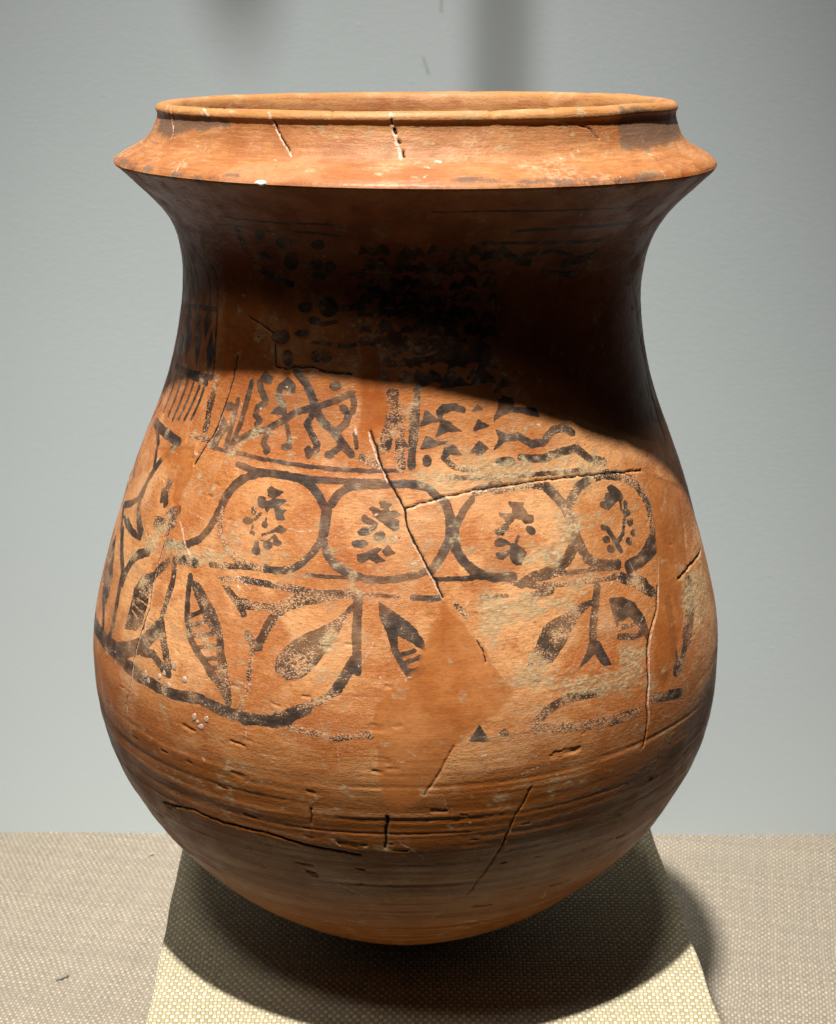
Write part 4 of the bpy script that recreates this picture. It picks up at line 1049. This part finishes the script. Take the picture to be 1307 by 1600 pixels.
def fbm(cu, cv, octaves, seed, gain=0.6):
    a = 0; g = 1.0
    for o in range(octaves):
        a = a + g * vnoise(U, V, cu * 2 ** o, cv * 2 ** o, seed + o); g *= gain
    a = (a - a.mean()) / a.std()
    return (0.5 + 0.115 * a).astype(np.float32)
tex_one = np.stack([fbm(16, 11, 5, 50), fbm(56, 40, 4, 60, 0.65), fbm(30, 21, 5, 70, 0.62)], axis=-1)
lines_ = 0.55 * fbm(8, 90, 2, 80) + 0.45 * fbm(14, 300, 2, 84, 0.8); lines_ = (0.5 + 0.13 * (lines_ - lines_.mean()) / lines_.std()).astype(np.float32)
tex_two = np.stack([lines_, fbm(34, 24, 5, 90, 0.68), fbm(120, 90, 3, 100, 0.7)], axis=-1)

paint = np.minimum(F['p'], -F['e'])

# relief, millimetres outward
zz = z0[:, None]
def band(z, a, b, w): return 1 / (1 + np.exp(-(z - a) / w)) * 1 / (1 + np.exp(-(b - z) / w))
D = 0.55 * vnoise(U, V, 9, 7, 1) + 0.35 * vnoise(U, V, 23, 17, 2) + 0.10 * vnoise(U, V, 60, 70, 3)
D += 0.03 * vnoise(U, V, 110, 330, 4) + 0.05 * vnoise(U, V, 420, 420, 5)
turn = vnoise(U, V, 12, 170, 6) * 0.6 + vnoise(U, V, 5, 95, 7) * 0.8 + vnoise(U, V, 18, 330, 16) * 0.35
D += turn * (0.035 + 0.22 * band(zz, 0.070, 0.192, 0.008) + 0.02 * band(zz, 0.20, 0.5, 0.02))
groove = np.clip(vnoise(U, V, 5, 150, 33) + 0.5 * vnoise(U, V, 16, 260, 34) - 0.55, 0, 1)
D -= groove * 0.9 * band(zz, 0.060, 0.205, 0.010)
D -= np.clip(F['g'] + 0.5, 0, 1) * (0.45 + 0.4 * vnoise(U, V, 300, 220, 35))
smooth_patch = np.clip((F['h'] + 1.0) / 2.0, 0, 1)
D = D * (1 - 0.35 * smooth_patch) - 0.14 * smooth_patch
crust = np.clip((F['u'] + 3.0) / 5.0, 0, 1)
D += crust * (0.08 + 0.12 * vnoise(U, V, 260, 200, 9) + 0.14 * vnoise(U, V, 620, 480, 10))
fillm = np.clip((F['w'] + 0.3) / 0.6, 0, 1)
D += fillm * 0.05
crackm = np.clip((F['k'] + 0.7) / 1.1, 0, 1); crackm = crackm * crackm * (3 - 2 * crackm)
D -= crackm * 0.9
# paint lies a hair proud of the clay
D += 0.05 * np.clip((paint + 0.2) / 0.4, 0, 1)
# nicks along the sharp edge and dents in the lip
edge_w = np.exp(-((np.arange(nv)[:, None] - (n_rim - 1)) / 4.5) ** 2)
nick = np.clip(vnoise(U, V * 0, 120, 1, 21) - 0.5, 0, 1) * 2.0 + 0.6 * vnoise(U, V * 0, 26, 1, 22) + 0.22 * vnoise(U, V * 0, 90, 1, 26) + 0.12 * vnoise(U, V * 0, 500, 1, 23)
D -= edge_w * nick
lip_w = np.exp(-((np.arange(nv)[:, None] - lip_row - 3) / 9.0) ** 2)
D -= lip_w * (0.18 * vnoise(U, V * 0, 40, 1, 24) + np.clip(vnoise(U, V * 0, 150, 1, 25) - 0.6, 0, 1) * 1.8)
D[-40:] *= np.linspace(1, 0, 40)[:, None] ** 0.5
D[-1] = 0

tr = np.gradient(r0, S / 1000.0); tz = np.gradient(z0, S / 1000.0)
nr = -tz; nz = tr
ln = np.hypot(nr, nz); nr /= ln; nz /= ln
# smooth the direction in which the sharp edge is displaced
Rr = r0[:, None] + D * 0.001 * nr[:, None]
Zz = z0[:, None] + D * 0.001 * nz[:, None]
Rr[-1] = 0; Rr = np.maximum(Rr, 0)
# the rim is not level: it dips towards the right, and the mouth sags a little in front
tiltw = np.interp(z0, [0.40, 0.53, 0.548, 0.571], [0, 1.0, 0.7, -0.5])[:, None]
SIN, COS = np.sin(th)[None, :], np.cos(th)[None, :]
Zz = Zz - tiltw * 0.0014 * SIN - np.interp(z0, [0.45, 0.5335, 0.56, 0.571], [0, 1, 1, 0.6])[:, None] * 0.0007 * COS
Zz = Zz - np.interp(z0, [0.545, 0.566], [0, 1])[:, None] * 0.0013 * (1 - COS)
lipw2 = np.interp(z0, [0.556, 0.566], [0, 1])[:, None]
Zz = Zz + lipw2 * 0.0009 * np.exp(-((theta_deg[None, :] - 52) / 9.0) ** 2)
X = Rr * SIN + axis_x(z0)[:, None]
Y = -Rr * COS
CO = np.stack([X, Y, Zz], axis=-1).astype(np.float32)

marks_v = np.stack([np.clip(paint, -4, 4), WEAR, np.clip(F['k'], -4, 4)], axis=-1).astype(np.float32)
areas_v = np.stack([np.clip(F['h'], -BIG, BIG), np.clip(F['u'], -BIG, 12), np.clip(F['w'], -4, 4)], axis=-1).astype(np.float32)
soot_v = np.clip(F['s'], -BIG, BIG).astype(np.float32)

def shell(name, j0, j1, parent, **props):
    n = j1 - j0 + 1
    co = CO[j0:j1 + 1].reshape(-1, 3)
    j, i = np.meshgrid(np.arange(n - 1), np.arange(nu), indexing='ij')
    i2 = (i + 1) % nu
    faces = np.stack([j * nu + i, (j + 1) * nu + i, (j + 1) * nu + i2, j * nu + i2], axis=-1).reshape(-1, 4)
    me = raw_mesh(name, co, faces)
    a = me.attributes.new('marks', 'FLOAT_VECTOR', 'POINT'); a.data.foreach_set('vector', marks_v[j0:j1 + 1].ravel())
    a = me.attributes.new('areas', 'FLOAT_VECTOR', 'POINT'); a.data.foreach_set('vector', areas_v[j0:j1 + 1].ravel())
    a = me.attributes.new('tex_one', 'FLOAT_VECTOR', 'POINT'); a.data.foreach_set('vector', np.ascontiguousarray(tex_one[j0:j1 + 1]).ravel())
    a = me.attributes.new('tex_two', 'FLOAT_VECTOR', 'POINT'); a.data.foreach_set('vector', np.ascontiguousarray(tex_two[j0:j1 + 1]).ravel())
    a = me.attributes.new('soot', 'FLOAT', 'POINT'); a.data.foreach_set('value', soot_v[j0:j1 + 1].ravel())
    return link(name, me, M_CLAY, parent, **props)

jar = bpy.data.objects.new('painted_jar', None)
col.objects.link(jar)
jar.empty_display_size = 0.1
jar['label'] = 'tall round-bottomed orange clay jar with dark painted bands, cracked and mended, on linen block'
jar['category'] = 'jar'

J_EDGE = n_rim - 1
J_NECK = int(np.argmax((z0 < 0.352) & (np.arange(nv) > J_EDGE)))
rim = shell('rim', 0, J_EDGE, jar, label='flaring rim with pale ochre lip and sharp lower edge')
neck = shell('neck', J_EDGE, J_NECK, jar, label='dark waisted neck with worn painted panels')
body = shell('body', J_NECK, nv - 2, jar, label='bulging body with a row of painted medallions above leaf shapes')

# close the very bottom and build the inside
iv_prof = np.array([[.1485, .5480], [.1490, .5400], [.1540, .5340], [.1580, .5300], [.1580, .5240], [.1500, .5080], [.1410, .4900], [.1370, .4700], [.1365, .4500],
                    [.1400, .4200], [.1460, .3950], [.1600, .3550], [.1750, .3180], [.1900, .2740], [.2000, .2300], [.2025, .2000], [.1970, .1630], [.1810, .1280], [.1560, .0890], [.1230, .0590], [.0800, .0330], [.0400, .0170], [0.0004, .0140]])
ip = resample(catmull(iv_prof, 10), 0.006)
cols = np.arange(0, nu, 1)
def interior():
    # the top ring shares the rim's columns, so no gap opens at the join
    n = len(ip)
    R = np.repeat(ip[:, 0:1], nu, 1); Zi = np.repeat(ip[:, 1:2], nu, 1)
    co = np.stack([R * SIN + axis_x(ip[:, 1])[:, None], -R * COS, Zi], axis=-1).astype(np.float32)
    co[0] = CO[0]
    sel = np.unique(np.r_[np.arange(0, nu, 4)])
    co = co[:, sel]
    m = len(sel)
    j, i = np.meshgrid(np.arange(n - 1), np.arange(m), indexing='ij')
    i2 = (i + 1) % m
    faces = np.stack([j * m + i, j * m + i2, (j + 1) * m + i2, (j + 1) * m + i], axis=-1).reshape(-1, 4)
    me = raw_mesh('inner_wall', co.reshape(-1, 3), faces)
    for nm in ('marks', 'areas'):
        a = me.attributes.new(nm, 'FLOAT_VECTOR', 'POINT'); a.data.foreach_set('vector', np.full(co.size, -4, dtype=np.float32))
    for nm in ('tex_one', 'tex_two'):
        a = me.attributes.new(nm, 'FLOAT_VECTOR', 'POINT'); a.data.foreach_set('vector', np.full(co.size, 0.5, dtype=np.float32))
    a = me.attributes.new('soot', 'FLOAT', 'POINT'); a.data.foreach_set('value', np.full(co.size // 3, -6, dtype=np.float32))
    return link('inner_wall', me, M_CLAY, jar)
interior()

def on_pot(theta, z_mm, lift=0.0):
    """a point on the outside of the pot and its outward normal"""
    s = s_of_z(z_mm / 1000.0)
    j = int(np.argmin(np.abs(S - s) + (np.arange(nv) < lip_row) * 1e6))
    i = int(np.argmin(np.abs(theta_deg - theta)))
    p = Vector([float(v) for v in CO[j, i]])
    t = math.radians(theta)
    n = Vector((float(nr[j]) * math.sin(t), -float(nr[j]) * math.cos(t), float(nz[j])))
    return p + n * lift, n

def lump(name, theta, z_mm, a, b, h, rot, mat, parent, seed):
    """a small irregular bead sitting on the pot (mm)"""
    r = random.Random(seed)
    p, n = on_pot(theta, z_mm)
    up = Vector((0, 0, 1)); e1 = up.cross(n).normalized(); e2 = n.cross(e1).normalized()
    cr, sr = math.cos(rot), math.sin(rot)
    verts = []; faces = []
    rings, seg = 4, 10
    wob = [1 + r.uniform(-.28, .28) for _ in range(seg)]
    for k in range(rings):
        f = math.cos(k / rings * math.pi / 2) if k else 1.0
        hh = math.sin(k / rings * math.pi / 2) * h - (0.3 if k == 0 else 0)
        for q in range(seg):
            t = 2 * math.pi * q / seg
            u = a * f * wob[q] * math.cos(t); v = b * f * wob[q] * math.sin(t)
            u, v = u * cr - v * sr, u * sr + v * cr
            verts.append(tuple(p + (e1 * u + e2 * v + n * hh) * 0.001))
    verts.append(tuple(p + n * h * 0.001))
    for k in range(rings - 1):
        for q in range(seg):
            faces.append((k * seg + q, k * seg + (q + 1) % seg, (k + 1) * seg + (q + 1) % seg, (k + 1) * seg + q))
    for q in range(seg): faces.append(((rings - 1) * seg + q, (rings - 1) * seg + (q + 1) % seg, len(verts) - 1))
    me = bpy.data.meshes.new(name); me.from_pydata(verts, [], faces)
    for q in me.polygons: q.use_smooth = True
    return link(name, me, mat, parent)

for i, (t_, z_, a_, b_, r_) in enumerate([(-47.63, 241.4, 1.93, 2.57, 0.3), (-46.61, 238.3, 1.71, 1.93, 0.2), (-43.74, 244.3, 1.61, 1.93, 0.4), (-42.79, 247.2, 1.71, 1.82, 0), (-40.5, 254.1, 1.61, 3.21, 0), (-37.92, 248.4, 2.04, 2.14, 0.2), (-41.25, 241.9, 1.82, 1.93, 0.1), (-35.26, 228.7, 2.14, 2.14, 0), (-32.75, 229.0, 2.14, 2.14, 0), (-33.76, 224.1, 2.36, 1.82, 0.3), (-34.57, 226.3, 1.29, 1.29, 0)]):
    lump('glue_drop', t_, z_, a_, b_, 0.20 * min(a_, b_), r_, M_GLUE, body, 100 + i)
lump('plaster_chip', -25.73, 534.2, 3.4, 1.5, 1.3, 0.1, M_CHIP, rim, 5)


# ------------------------------------------------------------------ bits of lint on the shelf cloth
def lint(name, x, y, pieces, mat, label):
    verts = []; faces = []
    r = random.Random(len(label))
    for (dx, dy, ln_, w, ang, hz) in pieces:
        c, s = math.cos(ang), math.sin(ang)
        n = 6; base = len(verts)
        for i in range(n + 1):
            t = i / n - 0.5
            ww = w * (1 - (2 * t) ** 2) ** 0.5 + 0.0002
            for q in range(6):
                a = q * math.pi / 3
                lx, ly, lz = t * ln_, ww * 0.5 * math.cos(a) + 0.0006 * math.sin(t * 5 + ang), ww * 0.35 * math.sin(a)
                verts.append((x + dx + lx * c - ly * s, y + dy + lx * s + ly * c, SHELF_Z + 0.0012 + hz + lz))
        for i in range(n):
            for q in range(6):
                faces.append((base + i * 6 + q, base + i * 6 + (q + 1) % 6, base + (i + 1) * 6 + (q + 1) % 6, base + (i + 1) * 6 + q))
    me = bpy.data.meshes.new(name); me.from_pydata(verts, [], faces)
    for p in me.polygons: p.use_smooth = True
    return link(name, me, mat, None, label=label, category='lint', group='lint on the shelf cloth')
lint('green_lint', -0.2675, 0.3795, [(0, 0, 0.0042, 0.0026, 0.3, 0.0004), (0.001, 0.0012, 0.003, 0.0018, 1.4, 0.0006)], M_LINT_G, 'tiny green speck of lint on beige cloth near the wall, left of jar')
lint('dark_lint', -0.3093, 0.1680, [(0, 0, 0.0075, 0.0016, 0.5, 0.0003), (-0.004, -0.0022, 0.006, 0.0011, 0.25, 0.0003), (0.003, 0.0028, 0.004, 0.0014, 0.9, 0.0005)], M_LINT_D, 'dark grey thread of lint on beige cloth, lower left of the plinth')


# ------------------------------------------------------------------ unseen shapes added above the view only to cast shadows on the wall
def box_mesh(name, x0, x1, y0, y1, z0_, z1_, bev):
    import bmesh
    bm = bmesh.new()
    bmesh.ops.create_cube(bm, size=1.0)
    for v in bm.verts:
        v.co = ((x0 + x1) / 2 + v.co.x * (x1 - x0), (y0 + y1) / 2 + v.co.y * (y1 - y0), (z0_ + z1_) / 2 + v.co.z * (z1_ - z0_))
    bmesh.ops.bevel(bm, geom=list(bm.edges), offset=bev, segments=2, affect='EDGES')
    me = bpy.data.meshes.new(name); bm.to_mesh(me); bm.free()
    return me

def tube(name, p0, p1, r_, seg, mat, parent, cap=True):
    import bmesh
    bm = bmesh.new()
    bmesh.ops.create_cone(bm, cap_ends=True, segments=seg, radius1=r_, radius2=r_, depth=1.0)
    a_, b_ = Vector(p0), Vector(p1)
    q = (b_ - a_).to_track_quat('Z', 'Y')
    for v in bm.verts:
        v.co = (a_ + b_) / 2 + q @ Vector((v.co.x, v.co.y, v.co.z * (b_ - a_).length))
    bmesh.ops.bevel(bm, geom=[e for e in bm.edges if len(e.link_faces) == 2 and e.calc_face_angle(0) > 1.0], offset=r_ * 0.15, segments=2, affect='EDGES')
    me = bpy.data.meshes.new(name); bm.to_mesh(me); bm.free()
    return link(name, me, mat, parent)

def toward_key(wx, wz, f_):
    w_ = Vector((wx, WALL_Y, wz)); return w_.lerp(Vector(KEY), f_)
rod = bpy.data.objects.new('shadow_rod', None); col.objects.link(rod)  # rod added out of view to shade a strip of wall
rod['label'] = 'added grey rod out of view above, casting the shadow on wall behind the mouth'
rod['category'] = 'rod'
q = toward_key(0.074, 0.46, 0.28)
tube('tube', tuple(q), (q.x, q.y, q.z + 1.2), 0.010, 24, M_METAL, rod)
tube('end_cap', (q.x, q.y, q.z - 0.010), (q.x, q.y, q.z - 0.0002), 0.0118, 24, M_METAL, rod)
ball = bpy.data.objects.new('shadow_ball', None); col.objects.link(ball)  # ball added out of view to darken a spot high on the wall
ball['label'] = 'added grey ball out of view above, casting the shadow at top edge left of centre'
ball['category'] = 'shadow caster'
q = toward_key(-0.160, 0.715, 0.28)
import bmesh as _bm
bm = _bm.new(); _bm.ops.create_uvsphere(bm, u_segments=32, v_segments=20, radius=0.024)
for v in bm.verts: v.co = Vector((q.x + v.co.x, q.y + v.co.y, q.z + v.co.z * 0.9))
me = bpy.data.meshes.new('globe'); bm.to_mesh(me); bm.free()
for f_ in me.polygons: f_.use_smooth = True
link('globe', me, M_METAL, ball)
tube('cord', (q.x, q.y, q.z + 0.036), (q.x, q.y, q.z + 1.0), 0.003, 10, M_METAL, ball)
